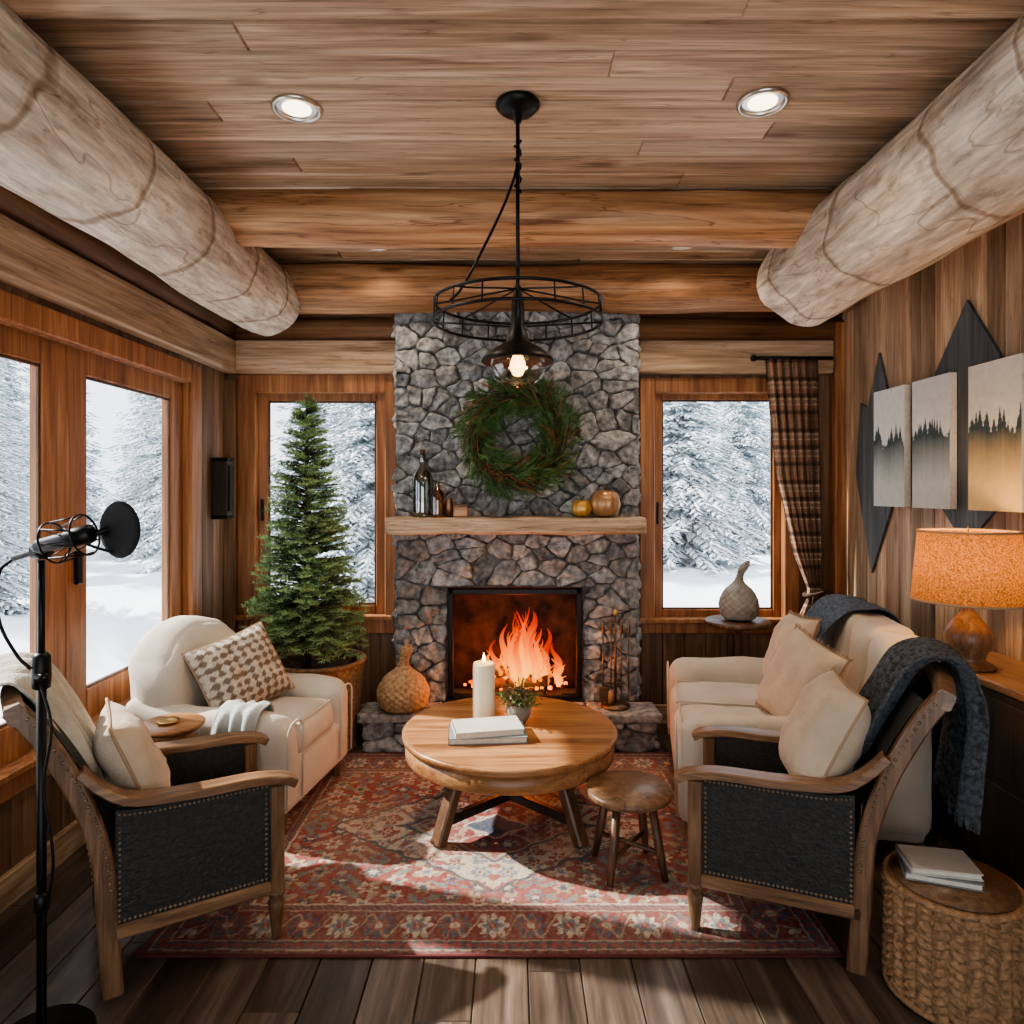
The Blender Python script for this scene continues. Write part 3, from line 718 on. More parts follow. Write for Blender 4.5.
# ---------------------------------------------------------------- curtain
mb=MB()
tube(mb,[(1.52,4.30,2.33),(2.02,4.30,2.33)],.012,M_black,12); lathe(mb,[(0,-.02),(.02,-.01),(.022,.01),(0,.025)],M_black,M=T(1.52,4.30,2.33,0,pi/2,0),seg=14)
for x in(1.56,1.99): tube(mb,[(x,4.30,2.33),(x,4.355,2.33)],.008,M_black,8)
mb.build('curtain_rod')
mb=MB(); vs=[];fs=[];cl=[]; nu,nv=170,200
def plaid(u,v):
    base=V((.27,.15,.095)); w=((u*7)%1); h=((v*15)%1)
    c=V(base)
    for q in(w,h):
        if q<.22: c=c*.35
        elif .30<q<.35 or .62<q<.67: c=c*.4+V((.55,.44,.32))*.6
        elif .44<q<.52: c=c*.7+V((.32,.22,.15))*.3
        elif .75<q<.8: c=c*.6+V((.4,.12,.07))*.4
    return tuple(c)
for j in range(nv+1):
    v=j/nv; z=2.32-1.62*v
    pts=[(0,1.59,1.93),(.45,1.66,1.95),(.75,1.77,1.955),(.89,1.86,1.94),(.93,1.855,1.945),(1.0,1.80,1.97)]
    for k in range(len(pts)-1):
        if pts[k][0]<=v<=pts[k+1][0]:
            t=(v-pts[k][0])/(pts[k+1][0]-pts[k][0]); a=pts[k][1]*(1-t)+pts[k+1][1]*t; b=pts[k][2]*(1-t)+pts[k+1][2]*t
    am=.026*min(1,.35+(b-a)/.4)
    for i in range(nu+1):
        u=i/nu; ph=u*2*pi*6.5+.6*math.sin(v*4+u*3)
        vs.append((a+(b-a)*u+.006*math.cos(ph)*.8,4.295+am*math.sin(ph)*(.8+.2*math.sin(v*9)),z)); cl.append(plaid(u,v))
for j in range(nv):
    for i in range(nu):
        a=j*(nu+1)+i; fs.append((a,a+1,a+nu+2,a+nu+1))
mb.add(vs,fs,M_vcf,cl,True)
tube(mb,[(1.90+.058*math.cos(a*pi/10),4.295+.045*math.sin(a*pi/10),.85+.012*math.cos(a*pi/10)) for a in range(20)],.013,M_bark,8,closed=True)
for k in range(14): tube(mb,[(1.89+R.uniform(-.02,.02),4.245,.84),(1.885+R.uniform(-.03,.03),4.24,.72)],.004,M_bark,5)
mb.build('plaid_curtain')
# ---------------------------------------------------------------- right wall art
def wallpoly(name,pts,w0,w1,mat):
    mb=MB(); n=len(pts); vs=[(XR-w0,y,z) for y,z in pts]+[(XR-w1,y,z) for y,z in pts]
    fs=[tuple(range(n)),tuple(range(2*n-1,n-1,-1))]+[(i,(i+1)%n,n+(i+1)%n,n+i) for i in range(n)]
    mb.add(vs,fs,mat,(.5,.5,.5)); return mb.build(name)
wallpoly('diamond_wall_panel',[(3.13,2.37),(3.36,2.08),(3.50,1.72),(3.32,1.42),(3.14,1.24),(2.94,1.42),(2.82,1.72),(2.92,2.08)],.001,.016,M_slate)
wallpoly('diamond_wall_panel',[(3.88,2.28),(4.00,1.98),(4.09,2.02),(4.14,1.6),(3.96,1.02),(3.70,1.5),(3.66,1.9),(3.78,2.02)],.001,.016,M_slate)
def canvas(y0,y1,z0,z1,seed,warm):
    mb=MB(); box(mb,(XR-.036,(y0+y1)/2,(z0+z1)/2),(.034,y1-y0,z1-z0),M_paper,ch=.002)
    nu,nv=90,160; vs=[];fs=[];cl=[]; rt=random.Random(seed)
    trees=[(rt.uniform(-.05,1.05),rt.uniform(.07,.15),rt.uniform(.05,.22)) for _ in range(24)]
    for j in range(nv+1):
        for i in range(nu+1):
            u=i/nu;v=j/nv
            vs.append((XR-.0545,y1+(y0-y1)*u,z0+(z1-z0)*v))
            tl=.48+.05*noise.noise(V((u*3,seed,0)))+.03*noise.noise(V((u*14,seed,0))); top=tl
            for (tu,tw,th_) in trees:
                dd=abs(u-tu)
                if dd<tw:
                    q=1-dd/tw; top=max(top,tl+th_*(q**1.6)+ .02*math.sin(v*150+tu*50)*(1-q)*2)
            sky=V((.64,.65,.60)).lerp(V((.55,.58,.57)),v) 
            if warm: sky=V((.68,.61,.46)).lerp(V((.58,.58,.52)),v)
            low=V((.62,.46,.22)) if warm else V((.46,.49,.46))
            if v>top+.012: c=sky
            elif v>top: c=sky.lerp(V((.07,.09,.09)),.6)
            else:
                f=min(1,max(0,(tl+.06-v)/.36)); c=V((.035,.055,.06)).lerp(low,f**.9)
            cl.append(tuple(c))
    for j in range(nv):
        for i in range(nu):
            a=j*(nu+1)+i; fs.append((a,a+1,a+nu+2,a+nu+1))
    mb.add(vs,fs,M_paint,cl,True)
    return mb.build('forest_canvas_print')
canvas(3.56,3.86,1.41,2.05,1,False); canvas(3.19,3.49,1.41,2.05,2.4,False); canvas(2.74,3.06,1.41,2.05,5.1,True)
# ---------------------------------------------------------------- pendant
mb=MB(); px,py=.02,2.38
lathe(mb,[(0,.0),(.075,0),(.078,-.012),(.06,-.03),(.02,-.035),(.012,-.07),(0,-.07)],M_black,(px,py,ZC),32)
cyl(mb,(px,py,ZC-.06),(px,py,2.19),.007,.007,M_black,8)
for zz,rr in((2.15,.29),(2.085,.295)):
    tube(mb,[(px+rr*math.cos(a*pi/32),py+rr*math.sin(a*pi/32),zz) for a in range(64)],.0055,M_black,6,closed=True)
for k in range(16):
    a=k*pi/8; c,s=math.cos(a),math.sin(a)
    tube(mb,[(px+.29*c,py+.29*s,2.15),(px+.295*c,py+.295*s,2.085)],.003,M_black,5)
    if k%2==0: tube(mb,cr([(px+.01*c,py+.01*s,2.20),(px+.12*c,py+.12*s,2.18),(px+.22*c,py+.22*s,2.16),(px+.29*c,py+.29*s,2.15)],8),.0035,M_black,5)
    if k%4==0: tube(mb,[(px+.03*c,py+.03*s,2.07),(px+.295*c,py+.295*s,2.085)],.0035,M_black,5)
lathe(mb,[(0,.19),(.012,.185),(.018,.15),(.022,.12),(.024,.04),(.034,.02),(.042,-.01),(.085,-.035),(.118,-.06),(.128,-.075),(.126,-.08),(.08,-.052),(.0,-.03)],M_black,(px,py,2.025),36)
lathe(mb,[(.095,-.062),(.10,-.10),(.083,-.14),(.05,-.165),(.004,-.175)],M_clear,(px,py,2.025),28)
lathe(mb,[(.012,-.03),(.014,-.05),(.026,-.08),(.028,-.1),(.016,-.125),(.002,-.13)],M_bulb,(px,py,2.025),16)
tube(mb,cr([(px,py,2.68),(px-.008,py-.01,2.60),(px-.05,py-.02,2.48),(px-.12,py-.03,2.33),(px-.19,py-.03,2.2),(px-.235,py-.03,2.15)],20),.005,M_black,6)
tube(mb,[(px+.012*math.cos(k*1.1),py+.012*math.sin(k*1.1),2.72-k*.008) for k in range(24)],.004,M_black,5)
mb.build('pendant_light')
light('pendant_bulb_light','POINT',(px,py,1.90),6,(1,.65,.36),.04)
for i,(x,y) in enumerate(((-.76,2.41),(.87,2.37),(-.755,3.74),(.93,3.72))):
    mb=MB(); tube(mb,[(x+.078*math.cos(a*pi/18),y+.078*math.sin(a*pi/18),ZC-.004) for a in range(36)],.010,M_chrome,8,closed=True)
    lathe(mb,[(.0,-.001),(.072,-.001),(.072,-.0035),(.0,-.0035)],M_chrome,(x,y,ZC),32,smooth=False)
    lathe(mb,[(.0,-.004),(.05,-.004),(.05,-.0065),(.0,-.0065)],M_led,(x,y,ZC),32,smooth=False); mb.build('recessed_ceiling_light')
    light('downlight','SPOT',(x,y,ZC-.02),34,(1,.82,.62),.05,spot_size=2.4,spot_blend=.8)
# ---------------------------------------------------------------- upholstered seats
def upholstered(name,W,D,loc,th,fab,nseat,arm_h,back_h,arm_w=.16,arch=.0,dome=False,nch=1):
    mb=MB(); c5=(.5,.5,.5)
    rbox(mb,(0,0,.20),(W-.02,D-.04,.22),.04,fab,9,col=c5)
    for s in(-1,1):
        ax=s*(W/2-arm_w/2)
        def fn(P,t,s=s):
            k=(P.y/(D/2)); P=V(P)
            if P.z>0: P.z+= -.02*max(0,k)**2 + (.06*max(0,-k)**2)
            P.x+=s*.012*max(0,t[2])
            return P
        rbox(mb,(ax,-.01,(arm_h+.10)/2),(arm_w,D-.03,arm_h-.10),.072,fab,15,bulge=(.008,.012,.0),wr=.010,fn=fn,col=c5,wk=9)
        yf=D/2-.012; hw=arm_w/2-.012
        pp=[(ax-hw,yf,.13)]+[(ax-hw*math.cos(a*pi/10),yf+.003,arm_h-.09+(.05)*math.sin(a*pi/10)) for a in range(11)]+[(ax+hw,yf,.13)]
        tube(mb,pp,.005,fab,6,c5)
    bt=.25 if dome else .20
    for q in range(nch):
        cw=(W-.02)/nch; cx=-(W-.02)/2+cw*(q+.5)
        def fb(P,t,cx=cx):
            P=V(P); u=(P.x+cx)/(W/2)
            zt=max(0,t[2]+1)/2
            P.z-= arch*abs(u)**2.3*zt
            P.y+= -.10*zt+ (.06*(abs(u)**2.5)*(1 if dome else .2))
            if dome: P.x*=1-.10*zt**2; P.y-=.03
            return P
        rbox(mb,(cx,-D/2+bt/2+.055,(back_h+.10)/2),(cw+.004,bt,back_h-.10),.11 if nch==1 else .05,fab,17,bulge=(0,.03 if nch==1 else .02,.0),wr=.010,fn=fb,col=c5,wk=9)
    iw=W-2*arm_w; sw=iw/nseat
    for i in range(nseat):
        cx=-iw/2+sw*(i+.5)
        rbox(mb,(cx,.07,.37),(sw-.004,D-.20,.15),.05,fab,13,bulge=(.0,.015,.022),wr=.010,col=c5,wk=9)
        r_=[(cx+(sw/2-.02)*a,.07+(D/2-.12)*b,.442) for a,b in((-1,-.9),(-1,.9),(-.9,1),(.9,1),(1,.9),(1,-.9))]
        tube(mb,cr(r_,30),.004,fab,5,c5)
    for sx in(-1,1):
        for sy in(-1,1):
            x,y=sx*(W/2-.07),sy*(D/2-.07)
            lathe(mb,[(.0,0),(.016,0),(.02,.02),(.03,.09),(.032,.11),(0,.11)],M_cwood,(x,y,0),14)
    return mb.build(name,loc,th)
r2d=math.radians
upholstered('cream_armchair',.74,.80,(-1.290,3.325,0),r2d(-98.6),M_cream,1,.53,.875,.17,.16,dome=True)
upholstered('cream_sofa',1.12,1.0,(1.276,3.314,0),r2d(79),M_cream2,2,.56,.90,.14,.05,nch=4)
# ---------------------------------------------------------------- wooden armchairs
def woodchair(name,W,D,loc,th):
    mb=MB(); hw,hd=W/2,D/2
    pc=[(-hd+.03,0),(-hd+.015,.2),(-hd,.42),(-hd-.06,.62),(-hd-.15,.80),(-hd-.215,.89)]
    pcv=cr([(0,a,b) for a,b in pc],22)
    def py_(z):
        for a,b in zip(pcv,pcv[1:]):
            if a.z<=z<=b.z: return a.y+(b.y-a.y)*(z-a.z)/(b.z-a.z)
        return pcv[-1].y
    for s in(-1,1):
        beam(mb,[(s*hw,p.y,p.z) for p in pcv],(1,0,0),.04,.055,M_cwood)
        lathe(mb,[(0,0),(.014,0),(.017,.03),(.024,.10),(.028,.13),(.02,.145),(.029,.155),(.029,.17),(0,.17)],M_cwood,(s*hw,hd,0),16)
        box(mb,(s*hw,hd,.34),(.045,.045,.36),M_cwood)
        beam(mb,[(s*hw,hd+.06,.515),(s*hw,hd+.02,.535),(s*hw,hd-.08,.55),(s*hw,0,.553),(s*hw,-hd+.08,.57),(s*hw,-hd-.0,.62),(s*hw,-hd-.055,.68)],(1,0,0),[.06+.012*math.sin(k/23*pi) for k in range(24)],.028,M_cwoodY,n=24)
        beam(mb,[(s*hw,hd-.02,.185),(s*hw,-hd+.02,.185)],(1,0,0),.04,.045,M_cwoodY)
        xo=s*(hw+.012); n=14; vs=[];fs=[]
        for k in range(n+1):
            y=-hd+.035+(D-.06)*k/n; zt=.535+.045*max(0,(-y-.08)/hd)**2
            for xx in(s*(hw-.014),xo): vs+= [(xx,y,.205),(xx,y,zt)]
        for k in range(n):
            a=k*4; fs+=[(a,a+1,a+5,a+4),(a+2,a+6,a+7,a+3),(a+1,a+3,a+7,a+5),(a,a+4,a+6,a+2)]
        mb.add(vs,fs,M_char,(.5,.5,.5),False)
        st=[]
        for k in range(32):
            y=-hd+.045+(D-.08)*k/31; st.append((y,.217)); st.append((y,.522+.045*max(0,(-y-.08)/hd)**2))
        for k in range(1,18): st.append((-hd+.045,.217+.0165*k)); st.append((hd-.035,.217+.0165*k))
        for y,z in st:
            lathe(mb,[(.0055,0),(.0045,.003),(.001,.0045)],M_stud,M=T(xo,y,z,0,s*pi/2,0),seg=7)
        for k in range(28):
            z=.32+.54*k/27
            lathe(mb,[(.0055,0),(.0045,.003),(.001,.0045)],M_stud,M=T(s*(hw-.032),py_(z)-.031,z,pi/2,0,0),seg=7)
            lathe(mb,[(.0055,0),(.0045,.003),(.001,.0045)],M_stud,M=T(s*(hw+.021),py_(z)+.012,z,0,s*pi/2,0),seg=7)
    for off,mat,fl in((-.03,M_char,1),(.035,M_char,0)):
        vs=[];fs=[]; nx,nz=8,16
        for j in range(nz+1):
            z=.22+.64*j/nz
            for i in range(nx+1):
                x=-hw+.018+(W-.036)*i/nx; bl=(1-(2*i/nx-1)**2)*.02*(1 if off>0 else -.4)
                vs.append((x,py_(z)+off+bl,z))
        for j in range(nz):
            for i in range(nx):
                a=j*(nx+1)+i; fs.append((a,a+1,a+nx+2,a+nx+1))
        mb.add(vs,fs,mat,(.5,.5,.5),True)
    beam(mb,[(-hw-.02,py_(.875),.875),(-hw*.5,py_(.885)-.01,.895),(0,py_(.885)-.012,.90),(hw*.5,py_(.885)-.01,.895),(hw+.02,py_(.875),.875)],(0,.35,-.93),.055,.05,M_cwoodY,n=14)
    box(mb,(0,hd,.24),(W-.04,.035,.10),M_cwoodY); box(mb,(0,-hd+.02,.24),(W-.04,.03,.08),M_cwoodY)
    for k in range(int((W-.06)/.022)): lathe(mb,[(.006,0),(.0045,.003),(.001,.0045)],M_stud,M=T(-hw+.04+.022*k,hd+.018,.28,-pi/2,0,0),seg=7)
    rbox(mb,(0,.015,.35),(W-.05,D-.03,.15),.05,M_cream,11,bulge=(0,.01,.02),wr=.006,col=(.5,.5,.5))
    return mb.build(name,loc,th)
LC=((-1.115,2.335,0),r2d(-58.2)); RC=((.945,2.42,0),r2d(67.6))
woodchair('wooden_armchair',.44,.50,*LC)
woodchair('wooden_armchair',.43,.52,*RC)
def inframe(fr,x,y,z,rx=0,ry=0,rz=0):
    return Matrix.Translation(fr[0])@Matrix.Rotation(fr[1],4,'Z')@T(x,y,z,rx,ry,rz)
def solo(name,fn):
    mb=MB(); fn(mb); return mb.build(name)
solo('throw_pillow',lambda m:pillow(m,.40,.40,.20,M_pil,inframe(RC,0.0,-.14,.655,.45,.0,.20),piping=M_pilo))
solo('throw_pillow',lambda m:pillow(m,.36,.38,.16,M_pil,inframe(LC,-.0,-.16,.60,.38,0,0),piping=M_pilo))
SF=((1.276,3.314,0),r2d(79)); AF=((-1.290,3.325,0),r2d(-98.6))
solo('throw_pillow',lambda m:pillow(m,.40,.42,.18,M_pil,inframe(SF,.24,-.12,.65,.35,.08,.15),piping=M_pilo,fringe=M_pilo))
solo('throw_pillow',lambda m:pillow(m,.42,.42,.19,M_pil,inframe(SF,-.25,-.06,.635,.42,-.15,.30),piping=M_pilo,fringe=M_pilo))
def patt(u,v):
    a=math.sin((u+v)*15)*math.sin((u-v)*15); b=noise.noise(V((u*5,v*5,2)))
    return (.58,.52,.43) if a+b*.8>-.05 else (.20,.15,.11)
solo('patterned_pillow',lambda m:pillow(m,.46,.38,.17,M_vcf,inframe(AF,.02,-.02,.62,.50,.16,-.35),n=60,piping=M_pilo,colfn=patt))
def drape(name,pts,wd,W,mat,n=50,m=26,fold=.014,th=.007,fr=3.2,taper=0,fringe=True,seed=0):
    P=cr(pts,n); mb=MB(); vs=[];fs=[]; wd=V(wd).normalized()
    for i,p in enumerate(P):
        d=(P[min(i+1,n-1)]-P[max(i-1,0)]).normalized(); nn=d.cross(wd).normalized()
        for j in range(m):
            u=j/(m-1)-.5; w=W*(1+taper*(i/n))*(1+.07*noise.noise(V((i*.09,seed,1))))
            hang=abs(d.z)**2
            f=(math.sin(u*fr*2*pi+seed+i*.03)+.6*noise.noise(V((u*7,i*.08,seed))))*fold*(.25+.75*hang)
            vs.append(p+wd*u*w+nn*f+V((0,0,.012*noise.noise(V((u*5,i*.1,seed+4))))))
    for i in range(n-1):
        for j in range(m-1):
            a=i*m+j; fs.append((a,a+1,a+m+1,a+m))
    mb.add(vs,fs,mat,(.5,.5,.5),True)
    if fringe:
        for e,s in((n-1,1),(0,-1)):
            d=(P[e]-P[e-1 if s>0 else 1]).normalized()
            for j in range(0,m*2-1):
                a=V(vs[e*m+j//2]); b=V(vs[e*m+min(m-1,(j+1)//2)]); q=(a+b)/2
                tube(mb,[q,q+d*.02+V((R.uniform(-.004,.004),R.uniform(-.004,.004),-.02))],[.003,.0015],mat,4,(.5,.5,.5))
    ob=mb.build(name); so=ob.modifiers.new('s','SOLIDIFY'); so.thickness=th; so.offset=0
    return ob
def fp(fr,x,y,z): return tuple(inframe(fr,0,0,0)@V((x,y,z)))
rot=lambda fr,v: tuple(Matrix.Rotation(fr[1],3,'Z')@V(v))
drape('dark_knit_throw',[fp(RC,.06,-.27,.68),fp(RC,.06,-.33,.80),fp(RC,.07,-.40,.925),fp(RC,.07,-.475,.965),fp(RC,.07,-.545,.93),fp(RC,.07,-.575,.8),fp(RC,.08,-.56,.6),fp(RC,.08,-.55,.48)],rot(RC,(1,0,0)),.36,M_thrD,m=50,fold=.026,seed=2,fr=4.5)
drape('cream_knit_throw',[fp(LC,-.03,-.27,.62),fp(LC,-.03,-.35,.80),fp(LC,-.03,-.42,.925),fp(LC,-.03,-.49,.955),fp(LC,-.03,-.555,.90),fp(LC,-.03,-.575,.7),fp(LC,-.03,-.57,.45),fp(LC,-.03,-.57,.22)],rot(LC,(1,0,0)),.42,M_thrC,m=50,fold=.026,seed=5,fr=4.2)
drape('pale_throw_blanket',[fp(AF,.22,.16,.47),fp(AF,.235,.16,.54),fp(AF,.29,.16,.555),fp(AF,.365,.16,.535),fp(AF,.40,.16,.46),fp(AF,.405,.16,.36),fp(AF,.405,.16,.22)],rot(AF,(0,1,0)),.20,M_thrL,fold=.011,seed=7)
drape('blue_grey_sofa_throw',[fp(SF,.26,-.20,.76),fp(SF,.26,-.28,.86),fp(SF,.26,-.36,.925),fp(SF,.26,-.47,.93),fp(SF,.26,-.555,.88),fp(SF,.26,-.58,.75)],rot(SF,(1,0,0)),.42,M_thrB,m=40,fold=.016,seed=9)
# ---------------------------------------------------------------- coffee table
tx,ty=-.01,3.14
mb=MB()
R0=.485; nst=7
for k in range(nst):
    a=-R0+2*R0*k/nst+.0012; b=-R0+2*R0*(k+1)/nst-.0012
    pts=[]
    for q in range(13):
        y=a+(b-a)*q/12; pts.append((math.sqrt(max(0,R0*R0-y*y)),y))
    loop=pts+[(-x,y) for x,y in pts[::-1]]
    n=len(loop); vs=[(tx+x,ty+y,.41) for x,y in loop]+[(tx+x,ty+y,.38) for x,y in loop]
    mb.add(vs,[tuple(range(n)),tuple(range(2*n-1,n-1,-1))]+[(i,n+i,n+(i+1)%n,(i+1)%n) for i in range(n)],M_table)
lathe(mb,[(.478,.382),(.488,.385),(.49,.404),(.486,.4095),(.470,.4105)],M_table,(tx,ty,0),96,col=(.3,.5,.5))
lathe(mb,[(.0,.305),(.472,.305),(.476,.31),(.476,.381),(.0,.381)],M_table,(tx,ty,0),96,col=(.8,.1,.5))
for sx in(-1,1):
    for sy in(-1,1):
        beam(mb,[(tx+sx*.30,ty+sy*.28,.012),(tx+sx*.21,ty+sy*.20,.32)],(1,-sx*sy,0),.062,.05,M_dwood)
beam(mb,[(tx-.27,ty-.255,.10),(tx+.27,ty+.255,.10)],(0,0,1),.04,.035,M_ebony); beam(mb,[(tx+.27,ty-.255,.10),(tx-.27,ty+.255,.10)],(0,0,1),.04,.035,M_ebony)
mb.build('round_coffee_table')
def books(name,c,rz,lst):
    mb=MB(); z=c[2]
    for (w,d,h,mat,r_) in lst:
        M=T(c[0],c[1],z,0,0,rz+r_)
        box(mb,(0,0,h/2),(w-.008,d-.008,h-.006),M_paper,M=M,ch=.001)
        box(mb,(0,0,.002),(w,d,.004),mat,M=M,ch=.001); box(mb,(0,0,h-.002),(w,d,.004),mat,M=M,ch=.001); box(mb,(-w/2+.002,0,h/2),(.004,d,h),mat,M=M,ch=.001)
        z+=h
    return mb.build(name)
books('book_stack',(-.11,3.02,.4108),.08,[(.34,.20,.028,M_bookg,0),(.30,.18,.026,M_bookw,.12)])
mb=MB(); cx,cy=-.135,3.27
lathe(mb,[(0,0),(.052,0),(.053,.01),(.053,.25),(.05,.262),(.042,.258),(.03,.25),(0,.248)],M_white,(cx,cy,.411),32)
cyl(mb,(cx,cy,.655),(cx,cy,.68),.002,.0015,M_black,6)
lathe(mb,[(.001,0),(.007,.008),(.008,.016),(.005,.03),(.0008,.045)],emis('candle_flame',(1,.6,.2),18),(cx,cy,.675),10)
mb.build('pillar_candle')
light('candle_light','POINT',(cx,cy,.76),.7,(1,.6,.25),.01)
mb=MB(); qx,qy=.03,3.21
lathe(mb,[(0,0),(.035,0),(.055,.03),(.06,.055),(.052,.085),(.046,.09),(.04,.085),(.0,.08)],M_gray,(qx,qy,.411),28)
vs=[];fs=[];cl=[]
for k in range(220):
    d=V((R.gauss(0,.8),R.gauss(0,.8),R.uniform(.2,1.1))).normalized(); L=R.uniform(.06,.13); p0=V((qx,qy,.49))
    cc=(.12+.10*R.random(),.15+.09*R.random(),.07)
    if R.random()<.35: cc=(.28,.14,.08)
    for q in range(12): needle(vs,fs,cl,p0+d*L*(.3+.7*q/12),(d+V((R.uniform(-1,1),R.uniform(-1,1),R.uniform(-1,1)))).normalized(),.018,.0035,cc)
mb.add(vs,fs,M_needle,cl); mb.build('potted_plant')
mb=MB(); sx_,sy_=.46,2.69
lathe(mb,[(0,.30),(.158,.30),(.168,.306),(.17,.321),(.163,.331),(.0,.333)],M_cwood,(sx_,sy_,0),56,col=(.2,.9,.3))
for k in range(4):
    a=pi/4+k*pi/2+.15; c,s=math.cos(a),math.sin(a)
    tube(mb,[(sx_+.155*c,sy_+.155*s,.01),(sx_+.13*c,sy_+.13*s,.12),(sx_+.095*c,sy_+.095*s,.30)],[.012,.018,.016],M_dwood,10)
for k in range(2):
    a=pi/4+k*pi/2+.15; c,s=math.cos(a)*.135,math.sin(a)*.135
    tube(mb,[(sx_+c,sy_+s,.10+.012*k),(sx_-c,sy_-s,.10+.012*k)],.009,M_dwood,8)
mb.build('round_wooden_stool')
mb=MB(); ax,ay=-1.395,2.80; q=.07
lathe(mb,[(0,.455+q),(.115,.455+q),(.125,.462+q),(.127,.472+q),(.12,.478+q),(0,.478+q)],M_table,(ax,ay,0),40)
lathe(mb,[(.10,.42+q),(.105,.425+q),(.105,.455+q),(.0,.455+q)],M_table,(ax,ay,0),40)
lathe(mb,[(.0,.08),(.022,.1),(.03,.15),(.016,.19),(.028,.25),(.014,.32),(.024,.37),(.035,.42+q)],M_table,(ax,ay,0),20,n=30)
for k in range(3):
    a=k*2*pi/3+.4; tube(mb,cr([(ax,ay,.13),(ax+.05*math.cos(a),ay+.05*math.sin(a),.11),(ax+.11*math.cos(a),ay+.11*math.sin(a),.012)],8),.014,M_table,8)
mb.build('small_round_side_table')
mb=MB(); lathe(mb,[(0,0),(.03,0),(.042,.006),(.044,.012),(.03,.009),(0,.006)],M_brass,(ax-.01,ay-.01,.549),24); mb.build('brass_dish')
mb=MB(); vx,vy=1.37,4.14
lathe(mb,[(0,.685),(.185,.685),(.195,.692),(.195,.705),(.188,.712),(0,.712)],M_dwood,(vx,vy,0),48)
lathe(mb,[(.15,.0),(.15,.02),(.05,.04),(.025,.08),(.02,.3),(.03,.36),(.02,.42),(.022,.62),(.06,.685)],M_dwood,(vx,vy,0),28,n=40)
mb.build('pedestal_side_table')
gourd('ribbed_gourd_vase',(1.375,4.14,.713),M_gray,.115,.36,am=.0035,nn=14,rh=.02,bend=.06)
mb=MB(); 
box(mb,(1.905,2.60,.79),(.33,.66,.035),M_cwoodY,ch=.008)
box(mb,(1.905,2.60,.43),(.30,.62,.68),M_ebony)
for yy in(2.445,2.755): 
    for z0,z1 in((.13,.44),(.46,.75)):
        box(mb,(1.752,yy,(z0+z1)/2),(.012,.285,z1-z0-.015),M_ebony)
for a in(1.77,2.03):
    for b in(2.31,2.89): box(mb,(a,b,.045),(.04,.04,.09),M_ebony)
mb.build('console_cabinet')
mb=MB(); lx,ly=1.79,2.68; lz=.808
lathe(mb,[(0,0),(.085,0),(.088,.012),(.06,.028),(.065,.06),(.082,.10),(.078,.14),(.045,.19),(.022,.22),(.018,.26),(0,.26)],M_cwood,(lx,ly,lz),36,n=40)
cyl(mb,(lx,ly,lz+.25),(lx,ly,lz+.36),.006,.006,M_brass,8)
lathe(mb,[(.001,.3),(.025,.33),(.03,.37),(.02,.41),(.001,.42)],M_bulb,(lx,ly,lz),14)
prof=[(.197,.26),(.172,.53)]
vs=[];fs=[];sg=64
for (r_,z) in prof:
    for k in range(sg): vs.append((lx+r_*math.cos(2*pi*k/sg),ly+r_*math.sin(2*pi*k/sg),lz+z))
for k in range(sg): l=(k+1)%sg; fs.append((k,l,sg+l,sg+k))
mb.add(vs,fs,M_shade,None,True)
for (r_,z) in prof: tube(mb,[(lx+r_*math.cos(2*pi*k/sg),ly+r_*math.sin(2*pi*k/sg),lz+z) for k in range(sg)],.005,M_pilo,6,closed=True)
for k in range(3):
    a=k*2*pi/3; tube(mb,[(lx,ly,lz+.5),(lx+.172*math.cos(a),ly+.172*math.sin(a),lz+.52)],.002,M_brass,5)
cyl(mb,(lx,ly,lz+.36),(lx,ly,lz+.55),.003,.003,M_brass,6)
mb.build('table_lamp')
light('lamp_bulb_light','POINT',(lx,ly,lz+.42),13,(1,.58,.24),.04)
mb=MB(); wx,wy=1.315,2.04
def chev(a,z,i):
    if not .012<z<.325: return 0
    n_=26; k=int(a*n_/(2*pi)); f=(a*n_/(2*pi))%1
    return .010*abs(math.sin(f*pi))+.006*math.sin(2*pi*(z/.026+(f if k%2 else -f)*.6))
lathe(mb,[(.0,.0),(.162,.0),(.166,.01),(.172,.06),(.170,.17),(.172,.28),(.170,.325),(.166,.335),(.0,.336)],M_wick,(wx,wy,0),312,n=170,disp=chev)
for z in(.012,.327): tube(mb,[(wx+.176*math.cos(2*pi*k/48),wy+.176*math.sin(2*pi*k/48),z) for k in range(48)],.010,M_wick,8,closed=True)
lathe(mb,[(.0,.336),(.165,.336),(.167,.342),(0,.345)],M_cwood,(wx,wy,0),48)
mb.build('wicker_drum_stool')
books('book_stack',(wx-.03,wy+.02,.3455),-.35,[(.20,.15,.022,M_bookg,0),(.19,.14,.02,M_bookw,.15)])
